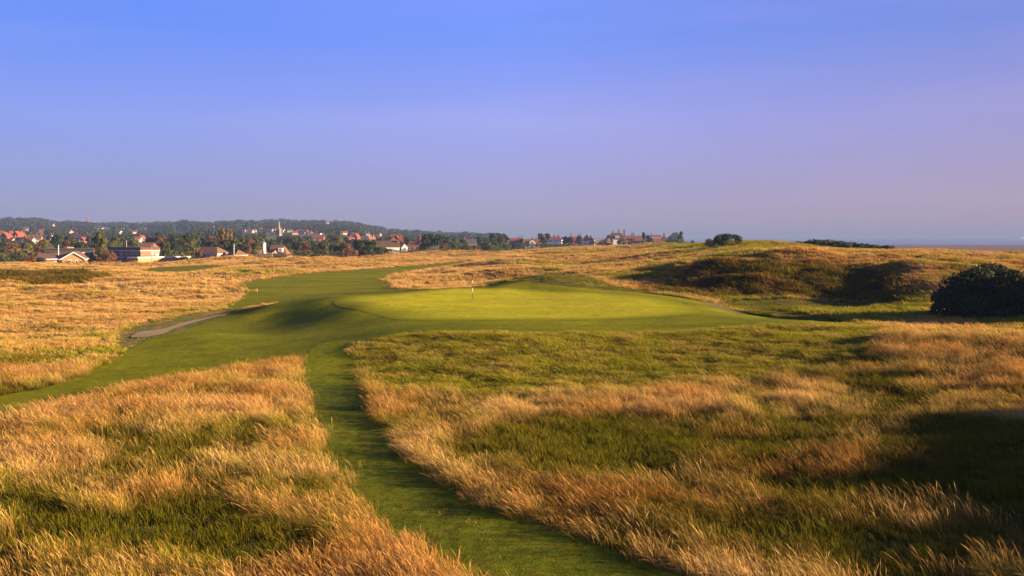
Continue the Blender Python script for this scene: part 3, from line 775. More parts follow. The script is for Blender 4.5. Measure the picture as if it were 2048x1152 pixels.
def house(name, label, px, d, w, dep, wh, rh, wall, roofm, ridge='x', hip=None, rot=0.0, wins=(), rwins=(), chims=(), fascia=True, zb=None, group=None, door=None, cat='house', barge=False, top=None):
    """px = where its middle stands in the photograph, d = metres away"""
    x = (px-1024)*d/FPX; y = d
    z = z1(x, y)-0.1 if zb is None else zb
    if top is not None: z = CZ-(top-HY)*d/FPX-(wh+max(rh, 0)+.15)
    o = empty(name, x, y, z, math.radians(rot), label=label, cat=cat, group=group)
    wl_ = MB().box(-w/2, w/2, -dep/2, dep/2, -2.2, wh)
    if rh > 0 and hip is None:
        if ridge == 'x':
            for s in (-1, 1): wl_.prism([(-dep/2, wh), (dep/2, wh), (0, wh+rh)], 'x', s*w/2-0.12-(0.12 if s > 0 else -0.12)*1.0, s*w/2+0.12-(0.12 if s > 0 else -0.12)*1.0)
        else:
            for s in (-1, 1): wl_.prism([(-w/2, wh), (w/2, wh), (0, wh+rh)], 'y', s*dep/2-0.12-(0.12 if s > 0 else -0.12)*1.0, s*dep/2+0.12-(0.12 if s > 0 else -0.12)*1.0)
    wl_.build('wall', wall, o)
    if rh <= 0:
        r = MB().box(-w/2-.3, w/2+.3, -dep/2-.3, dep/2+.3, wh, wh+.12).build('roof', R_flat, o)
        if fascia: MB().box(-w/2-.34, w/2+.34, -dep/2-.34, dep/2+.34, wh-.35, wh+.06).build('fascia', B_trim if fascia is True else fascia, o)
    else:
        if hip is not None: r = roof_shape(w, dep, wh, rh, ridge, hip).build('roof', roofm, o)
        else: r = gable_roof(w, dep, wh, rh, ridge).build('roof', roofm, o)
        if fascia:
            m = MB(); e = 0.30
            m.box(-w/2-e, w/2+e, -dep/2-e, -dep/2-e+.1, wh-.42, wh-.16) if (ridge == 'x' or hip is not None) else None
            if hip is not None or ridge == 'y': m.box(w/2+e-.1, w/2+e, -dep/2-e+.11, dep/2+e, wh-.42, wh-.16)
            if m.v: m.build('fascia', B_trim, o)
        if barge and ridge == 'y':
            m = MB(); Y = -dep/2-.36; h = w/2; e = rh*.35/h
            for s in (-1, 1):
                m.prism([(s*(h+.4), wh-e-.30), (0, wh+rh-.25), (0, wh+rh+.12), (s*(h+.4), wh-e+.06)], 'y', Y-.08, Y)
            m.build('bargeboard', B_trim, o)
    for (u, v, ww, hh) in wins: window(o, 'f', u, v, ww, hh, dep/2, 1 if ww > 0.8 else 0)
    for (u, v, ww, hh) in rwins: window(o, 'r', u, v, ww, hh, w/2, 1 if ww > 0.8 else 0)
    if door:
        u, ww, hh, dm = door
        dn = MB().box(u-ww/2, u+ww/2, -dep/2-.05, -dep/2+.02, 0, hh).build('door', dm, o)
        MB().box(u+ww/2-.16, u+ww/2-.08, -dep/2-.10, -dep/2-.045, 1.0, 1.1).build('handle', B_metal, dn)
    for c in chims:
        (cx, cy, h) = c[:3]; mt = c[3] if len(c) > 3 else B_red
        if rh <= 0: zr = wh
        else:
            q = abs(cy)/(dep/2) if ridge == 'x' else abs(cx)/(w/2); zr = wh+rh*(1-q)-0.6
        chimney(r, cx, cy, zr, h+0.6, *(c[4:6] if len(c) > 5 else ()), mat=mt)
    return o

# -- the near row, behind the dry field
S = 340/FPX
o = house('bungalow', 'orange brick bungalow with white bargeboards and low side wing', 152, 340, 7.4, 11, 2.6, 2.2, B_orange, R_brown, 'y', rot=16, wins=[(-1.1, .9, 1.1, 1.3), (1.0, 1.0, .9, 1.1)], barge=True, top=503)
MB().box(-12.4, -3.72, -4.6, 3.5, -2.2, 2.5).build('wing_wall', B_orange, o)
rf = MB(); rf.prism([(-5.2, 2.3), (-.55, 4.3), (4.1, 2.3), (4.1, 2.48), (-.55, 4.5), (-5.2, 2.48)], 'x', -12.2, -.2)
rf.build('wing_roof', R_brown, o)
MB().box(-12.9, -3.9, -5.32, -5.21, 2.05, 2.5).build('fascia', B_trim, o)
window(o, 'f', -6.0, .7, 1.1, .9, 4.6)
o = house('flat_roofed_house', 'two-storey brown brick house with flat roof and dark top band', 265, 362, 24, 7.6, 6.3, 0, B_brown, R_flat, rot=-38, top=494, wins=[(-7.5, 3.9, 1.1, 1.2), (-1.2, 3.3, 1.9, 1.9), (2.7, 3.7, 1.8, 1.5), (6.3, 3.7, 1.8, 1.5), (9.6, 3.7, 1.8, 1.5), (-1.2, .6, 1.9, 1.5), (3.0, .6, 1.8, 1.6)], rwins=[(1.0, 3.6, 1.0, 1.7), (3.0, 3.4, 1.3, 2.0)], fascia=B_dark)
MB().box(-12.25, 12.25, -4.05, 4.05, 5.1, 5.28).build('string_course', B_trim, o)
MB().box(-8, 1.0, -4.7, -3.8, 2.55, 2.75).build('balcony_slab', B_trim, o)
MB().box(12.001, 12.16, -3.79, 3.79, 5.3, 5.94).build('tile_hanging', R_red, o)
house('flat_roofed_wing', 'long low brick garage block with white fascia beside the flat-roofed house', 319, 352, 6.5, 21, 2.4, 0, B_orange, R_flat, rot=-38, top=512.5, chims=(), cat='garage')
house('pitched_house', 'brown tiled roof of a house standing behind the flat-roofed house', 296, 400, 6.4, 7, 5.6, 2.1, B_brown, R_brown, hip=(1.2, 1.2), top=485)
o = house('low_building', 'long dark flat-roofed building behind the orange bungalow', 140, 372, 17, 7, 4.9, 0, B_dark, R_flat, fascia=B_dark, cat='building', rot=20, top=496, wins=[(5.0, 2.4, 1.0, 1.0)])
MB().box(-.8, 1.4, -3.3, -1.5, 5.0, 5.5).build('roof_hatch', B_pink, o)
house('bungalow', 'brick bungalow with brown hipped roof beside the dense dark trees', 424, 348, 9.0, 8.0, 2.3, 2.1, B_orange, R_brown, hip=(1.0, 2.8), rot=-14, top=493.5, wins=[(-2.6, .7, 1.1, 1.0), (-.2, .1, 1.4, 2.0), (1.9, .5, 2.1, 1.5)], rwins=[(-1.5, .8, 1.2, 1.2)])
house('cottage', 'small white-walled cottage with steep red and dark hipped roof', 474, 346, 5.2, 5.0, 1.7, 1.6, B_white, R_brown, hip=(2.0, 2.2), rot=-38, top=499, wins=[(-1.0, .5, 1.3, .9), (1.2, .5, .8, .9)])
o = house('mansard_house', 'house with tall brown mansard roof and white dormer', 560, 372, 6.9, 7.5, 1.4, 3.9, B_brown, R_brown, hip=(.35, 2.2), rot=-2, top=490)
MB().box(.1, 1.9, -3.4, -1.0, 2.75, 4.3).build('dormer', B_white, o)
window(o, 'f', 1.0, 2.95, 1.5, 1.1, 3.4, 2)
MB().prism([(-2.3, 2.2), (-.3, 2.2), (-.9, 3.4)], 'y', -3.6, -1.2).build('porch_gable', B_white, o)
st = empty('round_stack', (528-1024)*352/FPX, 352, z1((528-1024)*352/FPX, 352), label='white round chimney stack rising above the trimmed hedge', cat='chimney stack')
MB().tube((0, 0), .72, .66, 5.2, 14).build('shaft', B_white, st, True)
MB().tube((0, 0), .80, .80, .16, 14, 5.2).tube((0, 0), .16, .13, .6, 8, 5.36).build('cowl', B_metal, st, True)

# -- houses in the tree belt
o = house('long_house', 'long house with dark brown roof and white walls among the bushes', 777, 466, 10.4, 7, 3.0, 2.7, B_white, R_dark, rot=10, top=481.5, chims=[(4.6, -1.2, 1.2)], wins=[(-2.5, 1.0, 1.3, 1.2), (.5, 1.0, 1.3, 1.2)])
o = house('gabled_house', 'tall house with steep red roof, white gables and brick chimneys', 791, 480, 11.0, 8, 2.4, 5.8, B_brown, R_red, 'y', rot=6, top=470, chims=[(2.4, -1.2, 2.2), (3.2, .8, 2.4)], wins=[(0, 3.6, 1.2, 1.2)])
gw = MB(); gw.prism([(-1.6, 2.0), (0, 3.9), (1.6, 2.0), (1.6, 0), (-1.6, 0)], 'y', -6.4, -3.5); gw.v = [(a+4.6, b, c) for a, b, c in gw.v]; gw.build('front_gable', B_white, o)
window(o, 'f', 4.6, .6, 1.4, 1.5, 6.4)
o = house('hipped_house', 'red brick house with brown pyramid roof and tall chimneys', 828, 482, 6.6, 6.6, 3.1, 2.7, B_red, R_brown, hip=(3.0, 3.0), rot=-6, top=480, chims=[(2.4, .8, 2.6), (3.0, -.6, 2.2)], wins=[(-1.9, .9, 1.5, 1.5), (.9, .9, 1.2, 1.4)])
house('far_house', 'slate-roofed house peeping over the dark pines', 940, 640, 8.5, 7, 5.0, 3.0, B_brown, R_slate, chims=[(-3.4, 0, 1.4)], rot=5)

# -- houses at the end of the links
D = 760
house('red_roofed_house', 'red tiled house beside the dark pines with two chimneys', 1032, 800, 11.5, 8, 4.5, 3.6, B_red, R_red, chims=[(2.0, 0, 1.6), (5.0, 0, 2.2)], wins=[(-3, 1, 1.6, 1.6), (2, 1, 1.6, 1.6)])
o = house('round_gabled_house', 'red-roofed house with a white rounded gable', 1065, D, 11.5, 8, 2.6, 4.2, B_white, R_red, chims=[(0, 0, 1.6), (3.0, 0, 1.2)], wins=[(-3.6, .8, 1.6, 1.3), (3.2, .8, 2.2, 1.3)])
rg = [(2.7*math.cos(math.radians(a)), 2.6+.2+3.3*math.sin(math.radians(a))) for a in range(0, 181, 20)]
MB().prism([(u-.3, v) for u, v in rg]+[(-3.0, 2.2), (2.4, 2.2)], 'y', -4.4, -1.5).build('round_gable', B_white, o)
window(o, 'f', -.3, 3.4, 1.9, 1.7, 4.4, 2)
o = house('white_house', 'white two-storey house with dark windows behind the clipped hedge', 1111, D, 10.6, 8, 5.6, 2.2, B_white, R_red, hip=(2, 2), chims=[(2.4, 0, 1.5), (-1, 0, 1.2)], wins=[(-3.7, 3.4, 1.9, 1.7), (-3.5, .6, 2.2, 1.6), (.6, .4, 1.0, 2.0), (2.4, .4, 1.2, 2.0), (1.4, 3.4, 1.3, 1.4), (3.9, 3.4, 1.3, 1.4)], rot=-8)
house('brick_house', 'small red house with paired chimneys behind the leafy tree', 1152, 790, 9.5, 7, 4.4, 3.0, B_red, R_red, chims=[(-4.2, 0, 2.4), (3.6, 0, 2.6)], wins=[(1, 1, 1.5, 1.5)])
o = house('hip_roofed_house', 'white house with broad brown hipped roof and white chimney', 1177, D, 9.4, 8, 4.2, 3.8, B_white, R_dark, hip=(3.0, 3.4), chims=[(.2, -1.6, 2.6, B_white)], wins=[(-2.6, .6, 1.6, 1.5), (2.4, 2.6, 1.2, 1.1), (1.6, .4, 1.2, 1.8)], rot=-12)
house('flat_house', 'low white and red house between two gabled houses', 1199, 775, 8.4, 7, 4.2, 0, B_pink, R_flat, wins=[(-2.4, 2.4, 1.8, 1.2), (1.4, 2.4, 1.8, 1.2), (-1, .4, 3, 1.4)])
o = house('gable_fronted_house', 'bright red brick house with steep gable front', 1217, 748, 5.4, 9, 3.6, 4.4, B_red, R_red, 'y', rot=4, wins=[(0, 1.0, 1.7, 1.6), (0, 4.0, 1.2, 1.4)])
MB().prism([(-5.2, .0), (-2.72, .0), (-2.72, 3.6), (-5.2, 1.7)], 'y', -3.5, 3.5).build('lean_to', B_red, o)
o = house('large_house', 'large house with broad dark roof, white dormer and two chimneys', 1232, 775, 14.5, 9, 5.0, 4.6, B_white, R_dark, hip=(4, 3.5), chims=[(-2.6, 0, 1.4), (2.2, 0, 2.6)], wins=[(2.6, 1.0, 1.6, 1.5), (5.0, 2.4, 1.6, 1.5)])
MB().box(-1.2, 1.6, -4.5, -2.0, 5.6, 7.4).build('dormer', B_white, o)
window(o, 'f', .2, 5.9, 2.0, 1.2, 4.5, 2)
o = house('pink_house', 'pink-walled house with brown roof and three tall chimneys', 1266, 752, 15.0, 8, 4.0, 3.5, B_pink, R_brown, chims=[(-7.0, 0, 4.2, B_red, 1.1, 1.0), (-1.0, 0, 2.0), (.4, 0, 2.3)], wins=[(-4.2, .8, 1.2, 2.0), (-2.7, .8, 1.2, 2.0), (-.6, .8, 1.3, 1.6), (3.4, .8, 1.3, 1.6), (5.6, .8, 1.3, 1.6)])
MB().prism([(-1.4, 3.9), (0.3, 6.4), (2.0, 3.9), (2.0, 0), (-1.4, 0)], 'y', -4.5, -3.0).build('front_gable', B_red, o)
o = house('white_bungalow', 'low white bungalow with red tiled roof beside the green mound', 1315, 700, 7.0, 6, 2.6, 2.6, B_white, R_red, hip=(1.8, 1.8), wins=[(-1.6, .7, 1.1, 1.2)])
o = house('pyramid_house', 'pyramid-roofed house with a single stout dark chimney', 1328, 712, 6.2, 6.2, 3.2, 4.0, B_white, R_dark, hip=(3.0, 3.0), chims=[(0, 0, 1.7, B_brown, 1.4, 1.2)], wins=[(1.4, 1, 1.1, 1.2)])
house('stone_house', 'pale low house seen between two steep roofs', 1312, 800, 9.0, 7, 6.3, 1.6, B_pink, R_brown, hip=(1.5, 1.5), chims=[(-4.2, 0, 1.3)])
o = house('villa', 'big villa with wide grey hipped roof and white eaves', 1350, 742, 12.6, 9.5, 5.6, 4.4, B_white, R_slate, hip=(5.6, 5.0), rot=-10, wins=[(.4, 3.6, 2.4, 1.2), (3.6, 3.6, 1.6, 1.2)])
MB().box(-6.32, 6.32, -4.77, -4.755, 3.5, 4.9).build('red_band', B_red, o)

# -- the town on the rising ground
CLEAR = []
def stand(px, py, d0=900, d1=2750):
    ds = np.linspace(d0, d1, 240); zz = zt((px-1024)*ds/FPX, ds); row = HY-(zz-CZ)*FPX/ds
    return float(ds[np.argmin(np.abs(row-(py+1.4))+ds*1e-4)])
def far_house(label, px, py, d, w, hh, wall, roofm, rot=0, ridge='x', chims=1, group=None, name='town_house', hip=None):
    """py = eaves row in the photograph"""
    ztop = CZ-(py-HY)*d/FPX; x = (px-1024)*d/FPX; CLEAR.append((px, py-hh*FPX/d, py+3.5, w*FPX/d, d))
    zb = z1(x, d)-0.2; wh = max(ztop-zb, 3.0)
    ww = [(-w*.25, wh-2.1, min(1.5, w*.18), 1.4), (w*.22, wh-2.1, min(1.5, w*.18), 1.4)]
    return house(name, label, px, d, w, 7.5, wh, hh, wall, roofm, ridge, hip, rot, wins=ww, chims=[((-1)**k*w*.36, 0, 1.7) for k in range(chims)] if ridge == 'x' else [((-1)**k*w*.2, 1.5, 1.7) for k in range(chims)], zb=zb, group=group, fascia=False)
GRP = 'red-roofed houses of the town'
far_house('big red brick gabled house in the trees of the town', 31, 478, 800, 6.5, 2.6, B_red, R_red, 20, 'y', 0)
for px, py, d, w, r in ((4, 471, 860, 6, 15), (13, 473, 850, 7, -10), (22, 470, 900, 6, 12), (37, 470, 880, 7, -20), (45, 472, 930, 6, 10)):
    far_house('small house with steep red roof in the town behind the bungalow', px, py, d, w, 3.6, B_red, R_red, r, 'y', 1, 'steep red-roofed houses in the town')
far_house('white house with broad red roof above the olive bush', 67, 476, 880, 7.5, 2.6, B_white, R_red, 8)
far_house('slate-roofed house with orange brick bays', 76, 481, 820, 6.0, 3.2, B_orange, R_slate, 14)
far_house('slate-roofed terrace with a white end gable', 93, 476, 900, 12, 2.6, B_white, R_slate, -6, chims=2)
for px in (27, 48, 52, 58, 63): far_house('cream-walled house half hidden by bushes', px, 483+random.uniform(-2, 2), 760, 4.0, 2.0, B_cream, R_red, random.uniform(-20, 20), chims=1, group='cream-walled houses in the bushes')
o = far_house('long slate-roofed terrace with a row of chimneys', 164, 476, 860, 14, 3.4, B_red, R_slate, -8, chims=2)
far_house('narrow red brick house with bay below the slate terrace', 166, 480, 800, 5.0, 2.2, B_red, R_red, 0, 'y', 0)
far_house('white cottage with red roof above the pines', 276, 478, 820, 5.5, 2.0, B_white, R_red, 10)
far_house('red gabled house above the pines', 285, 478, 850, 4.0, 3.0, B_red, R_red, 0, 'y', 0)
far_house('pale flat-roofed block of the town', 631, 467, 1150, 14, 0, B_white, R_flat, -6, chims=0)
far_house('brown-roofed house with two red brick gables', 637, 476, 820, 10, 3.0, B_red, R_brown, 0, chims=2)
far_house('red gabled house with paired turrets above the dark tree', 704, 474, 860, 5.0, 3.4, B_red, R_red, 8, 'y', 2)
far_house('red house with tall chimney beside the turreted house', 713, 474, 880, 4.5, 3.4, B_red, R_red, -12, 'y', 1)
far_house('white gabled house at the edge of the dark tree', 741, 480, 640, 4.2, 3.2, B_white, R_brown, -25, 'y', 1)
far_house('low red-tiled house at the edge of the dark tree', 752, 484, 600, 5.5, 1.4, B_red, R_red, 0)
far_house('house with a white chimney tower above the bushes', 789, 474, 700, 5.0, 2.0, B_brown, R_red, 0, chims=0)
far_house('long brown-roofed house behind the white gable', 727, 476, 900, 12, 1.8, B_brown, R_brown, 0)
o = bpy.data.objects
for px, py, d, wl2, rf2 in ((2, 454, 1900, B_pink, R_red), (74, 454, 1850, B_red, R_red), (79, 457, 1800, B_stone, R_red), (52, 460, 1700, B_stone, R_slate), (105, 451, 2000, B_pink, R_red), (114, 450, 2000, B_stone, R_red), (84, 464, 1400, B_red, R_red)):
    wtxt = {2: 'long pink brick mansion high in the ridge woods', 74: 'red brick house with red roof half way up the ridge', 79: 'stone house with red roof half way up the ridge', 52: 'stone house with slate roof low on the ridge', 105: 'pink brick house near the ridge top below the tower', 114: 'stone house near the ridge top below the tower', 84: 'red brick house at the foot of the ridge'}[px]
    far_house(wtxt, px, py, stand(px, py), 7 if px > 3 else 20, 3, wl2, rf2, random.uniform(-25, 25), chims=1, name='hillside_house')
HILLH = [(196,457),(204,458),(210,456),(216,458),(222,457),(208,461),(245,459),(257,455),(262,461),(290,459),(300,460),(310,460),(318,461),(326,460),(352,460),(360,461),(366,460),(378,461),(428,453),(483,459),(489,463),(496,463),(503,464),(508,463),(522,461),(538,461),(543,463),(548,462),(567,463),(580,463),(597,464),(603,465),(608,467),(613,466),(620,468),(655,445),(662,447),(775,463),(690,468),(758,470),(770,471),(735,470),(270,466),(240,466),(150,464),(140,466),(590,468),(647,468)]
for i, (px, py) in enumerate(HILLH):
    d = stand(px, py); white = random.random() < 0.45
    where = 'below the thin brick tower' if px < 235 else 'below the radio mast' if px < 400 else 'between mast and spire' if px < 530 else 'beside the church spire' if px < 585 else 'beyond the church'
    slate = random.random() < .5
    txt = 'small '+('cream' if white else 'pink-brick')+' house with '+('slate' if slate else 'red')+' roof in the hillside woods '
    far_house(txt+where, px, py+0.5, d, random.uniform(5, 8.5), 2.4, B_cream if white else B_pink, R_slate if slate else R_red, random.uniform(-35, 35), chims=1, group=txt+where, name='hillside_house')

# -- church
cx, cy = (558-1024)*1250/FPX, 1250.0; u = 1250/FPX
cz = z1(cx, cy)
CLEAR.append((557, 440, 473, 9, 1250)); CLEAR.append((545, 474, 479, 20, 1250))
ch = empty('church', cx, cy, cz, math.radians(-24), label='stone church with pinnacled tower, slender spire and red nave roof', cat='church')
T0 = CZ-(458.5-HY)*u-cz; T1 = CZ-(439-HY)*u-cz; hw = 2.4
tw = MB().box(-hw, hw, -hw, hw, -2, T0); tw.build('tower', B_stone, ch)
sp = MB()
ring = [(2.1*math.cos(math.radians(22.5+45*k)), 2.1*math.sin(math.radians(22.5+45*k)), T0) for k in range(8)]
for k in range(8): sp.poly([ring[k], ring[(k+1) % 8], (0, 0, T1)])
sp.build('spire', B_stone, ch)
for sx in (-1, 1):
    for sy in (-1, 1):
        b = MB().box(sx*hw-.4, sx*hw+.4, sy*hw-.4, sy*hw+.4, -2, T0+.3); b.prism([(sx*hw-.4, T0+.3), (sx*hw+.4, T0+.3), (sx*hw, T0+2.0)], 'y', sy*hw-.3, sy*hw+.3)
        b.build('pinnacle', B_stone, ch)
for s in (-1, 1):
    MB().box(s*1.2-.5, s*1.2+.5, -hw-.04, -hw+.05, T0-5.5, T0-1.4).build('belfry_opening', B_dark, ch)
    MB().box(hw-.05, hw+.04, s*1.2-.5, s*1.2+.5, T0-5.5, T0-1.4).build('belfry_opening', B_dark, ch)
zr = CZ-(477-HY)*u-cz
MB().box(-17, -3.4, -4.5, 4.5, -2, zr-3.6).build('nave_wall', B_stone, ch)
MB().prism([(-4.9, zr-3.9), (0, zr), (4.9, zr-3.9)], 'x', -17.3, -3.41).build('nave_roof', R_red, ch)
# brick tower and mast on the ridge
x = (175-1024)*2500/FPX; z = z1(x, 2500); tp = CZ-(433-HY)*2500/FPX-z
t = empty('ridge_tower', x, 2500, z, label='tall thin brick tower standing out of the woods on the ridge', cat='tower')
MB().tube((0, 0), 2.4, 1.8, tp-3, 10).build('shaft', B_red, t, True)
MB().tube((0, 0), 2.9, 2.9, 1.2, 10, tp-5).tube((0, 0), 2.0, 2.0, 2.0, 10, tp-2.9).tube((0, 0), 2.2, .2, 1.2, 10, tp-.9).build('lantern', B_brown, t)
x = (283-1024)*2600/FPX; z = z1(x, 2600); tp = CZ-(430-HY)*2600/FPX-z
t = empty('radio_mast', x, 2600, z, label='thin lattice radio mast on the wooded ridge', cat='mast')
m = MB()
for k in range(3):
    a = math.radians(120*k+20); m.tube((1.1*math.cos(a), 1.1*math.sin(a)), .22, .16, tp-6, 5)
for k in range(int(tp/4)):
    for q in range(3):
        a = math.radians(120*q+20); b = math.radians(120*q+140)
        p0 = Vector((1.1*math.cos(a), 1.1*math.sin(a), 4*k)); p1 = Vector((1.1*math.cos(b), 1.1*math.sin(b), 4*k+4))
        n = Vector((0, 0, .25)); m.poly([p0, p1, p1+n, p0+n])
m.build('lattice', B_red, t); MB().tube((0, 0), .2, .1, 7, 6, tp-7).build('aerial', B_metal, t)

# -- poles and walls of the near row
def pole(label, px, top, bot, d, mat, r=.09, lamp=False):
    x = (px-1024)*d/FPX; zg = z1(x, d); h = CZ-(top-HY)*d/FPX-zg
    o = empty('lamp_post' if lamp else 'pole', x, d, zg, label=label, cat='lamp post' if lamp else 'pole')
    MB().tube((0, 0), r*1.15, r*.75, h, 8).build('shaft', mat, o, True)
    MB().tube((0, 0), r*1.9, r*1.7, .35, 8).build('base', mat, o, True)
    if lamp: MB().box(-.1, .75, -.14, .14, h-.12, h+.06).build('lamp_head', B_trim, o)
    else: MB().tube((0, 0), r*1.2, r*.3, .22, 8, h).build('finial', mat, o, True)
    return o
pole('tall white flagpole in front of the orange bungalow', 117, 491, 520, 336, B_trim, .13)
pole('grey street lamp behind the orange bungalow', 178, 503, 522, 352, B_metal, .10, True)
pole('grey pole above the roof of the flat-roofed house', 253, 482, 495, 372, B_metal, .12)
pole('thin grey pole at the dark end of the flat-roofed house', 211, 486, 496, 372, B_metal, .11)
pole('pale wooden pole in front of the low garage block', 303.5, 490, 526, 338, B_wood, .11)
pole('pale pole in front of the small white cottage', 468, 488.5, 516, 338, B_metal, .15)
def garden_wall(label, pxa, pxb, d, top, mat, th=.3, name='brick_wall', cat='wall', bump=0.0):
    xa, xb = (pxa-1024)*d/FPX, (pxb-1024)*d/FPX
    n = max(8, int((xb-xa)/.8)); m = MB(); zt_ = CZ-(top-HY)*d/FPX
    for k in range(n):
        a = xa+(xb-xa)*k/n; b = xa+(xb-xa)*(k+1)/n; zz = (zt_ if not callable(top) else 0)
        m.box(a, b-.01, d-th/2, d+th/2, z1(a, d)-.6, zt_+random.uniform(-bump, bump))
    me = m.build(name, mat, None, label=label, cat=cat)
    return me
garden_wall('low pinkish brick garden wall below the rust-brown bush', 8, 74, 318, 528.5, B_pink)
garden_wall('red brick garden wall between the bungalow and the flat-roofed house', 186, 231, 326, 524.5, B_red)
garden_wall('dark slatted garden fence at the foot of the flat-roofed house', 231, 270, 330, 523.5, B_dark, .1, 'garden_fence', 'fence')
def rubble(label, pts, d):
    m = MB(); r = random.Random(4)
    for (pa, ya), (pb, yb) in zip(pts[:-1], pts[1:]):
        n = max(2, int(abs(pb-pa)/2.2))
        for k in range(n):
            f = (k+.5)/n; px = pa+(pb-pa)*f; py = ya+(yb-ya)*f; x = (px-1024)*d/FPX; z = CZ-(py-HY)*d/FPX+r.uniform(-.1, .12)
            m.box(x-.25, x+.24, d-.25+r.uniform(-.05, .05), d+.25, max(z1(x, d)-.3, z-1.3), z)
    return m.build('rubble_wall', B_stone, None, label=label, cat='wall')
rubble('pale rubble wall climbing to the mansard-roofed house', [(492, 512), (512, 508.5), (530, 507.5), (545, 504.5)], 344)

# -- flagstick on the green
fx, fy = (945-1024)*82/FPX, 82.0; fz = z1(fx, fy)+.034
fl = empty('flagstick', fx, fy, fz, label='striped golf flagstick with limp orange flag on the putting green', cat='flagstick')
B_black = simple('black_paint', (0.02, 0.02, 0.022), 0.5, 0.05); B_paint = simple('white_paint', (0.8, 0.79, 0.76), 0.45, 0.03)
def flagm():
    m, N = shader('orange_flag'); finish(N, (0.75, 0.28, 0.03), 0.8, transl=0.4); return m
zs = [0.0, .55, .95, 1.30, 1.62, 2.28]
for k in range(5): MB().tube((0, 0), .017, .017, zs[k+1]-zs[k], 8, zs[k]).build('band', B_paint if k in (1, 3) else B_black, fl, True)
MB().tube((0, 0), .024, .01, .05, 8, 2.28).build('cap', B_paint, fl, True)
V = []; Fq = []
for j in range(9):
    for i in range(9):
        s = i/8; t = j/8
        V.append((.02+.10*s+.03*math.sin(s*9+t*2)*s, .05*math.sin(s*11+t*1.3)*(.3+s), 2.24-.52*t-.16*s*(1-.3*t)))
for j in range(8):
    for i in range(8): a = j*9+i; Fq.append((a, a+1, a+10, a+9))
link(bpy.data.objects.new('flag', mesh_np('flag', V, Fq, flagm(), True)), fl)
MB().tube((0, 0), .054, .054, .004, 16, .001).build('cup', B_black, fl)

# -- ship on the horizon
sx, sy = (2046-1024)*8200/FPX, 8200.0
sh = empty('ship', sx, sy, -8.55, math.radians(4), label='distant white ship on the horizon off the tidal flats', cat='ship')
MB().prism([(-30, 0), (24, 0), (32, 7), (-30, 6)], 'y', -5, 5).build('hull', B_white, sh)
MB().box(-24, 14, -4.6, 4.6, 6.4, 17).box(-20, -4, -4.2, 4.2, 17, 22).build('superstructure', B_white, sh)
MB().tube((-12, 0), 1.5, 1.2, 6, 8, 22).build('funnel', B_red, sh)
# ------------------------------------------------------------------ trees, bushes, hedges
def mat_leaf(name, a, b, tip=None):
    m, N = shader(name)
    p = N('ShaderNodeNewGeometry').outputs['Position']
    br = N('ShaderNodeAttribute', attribute_name='br').outputs['Fac']
    rnd = N('ShaderNodeObjectInfo').outputs['Random']
    f = N('ShaderNodeMath', {0: N('ShaderNodeMath', {0: br, 1: 0.65}, operation='MULTIPLY').outputs[0], 1: N('ShaderNodeMath', {0: rnd, 1: 0.35}, operation='MULTIPLY').outputs[0]}, operation='ADD').outputs[0]
    c = mixc(N, f, a, b)
    finish(N, c, 0.7, None, 0.2, transl=0.25)
    return m
L_dark = mat_leaf('dark_leaves', (0.012, 0.020, 0.008), (0.040, 0.052, 0.018))
L_mid = mat_leaf('green_leaves', (0.028, 0.042, 0.010), (0.085, 0.095, 0.022))
L_olive = mat_leaf('olive_leaves', (0.050, 0.050, 0.012), (0.135, 0.115, 0.026))
L_rust = mat_leaf('rusty_leaves', (0.075, 0.035, 0.012), (0.18, 0.085, 0.030))
L_gold = mat_leaf('golden_leaves', (0.10, 0.065, 0.014), (0.24, 0.145, 0.035))
L_pine = mat_leaf('pine_needles', (0.010, 0.018, 0.010), (0.032, 0.044, 0.020))
L_hedge = mat_leaf('hedge_leaves', (0.035, 0.055, 0.010), (0.10, 0.12, 0.022))
L_bright = mat_leaf('bright_leaves', (0.05, 0.10, 0.012), (0.10, 0.19, 0.025))
L_bramble = mat_leaf('bramble_leaves', (0.030, 0.034, 0.006), (0.085, 0.075, 0.014))
L_wood = mat_leaf('woodland_leaves', (0.012, 0.024, 0.009), (0.045, 0.058, 0.018))
B_bark = simple('bark', (0.09, 0.065, 0.045), 0.9, 0.25, 6.0)
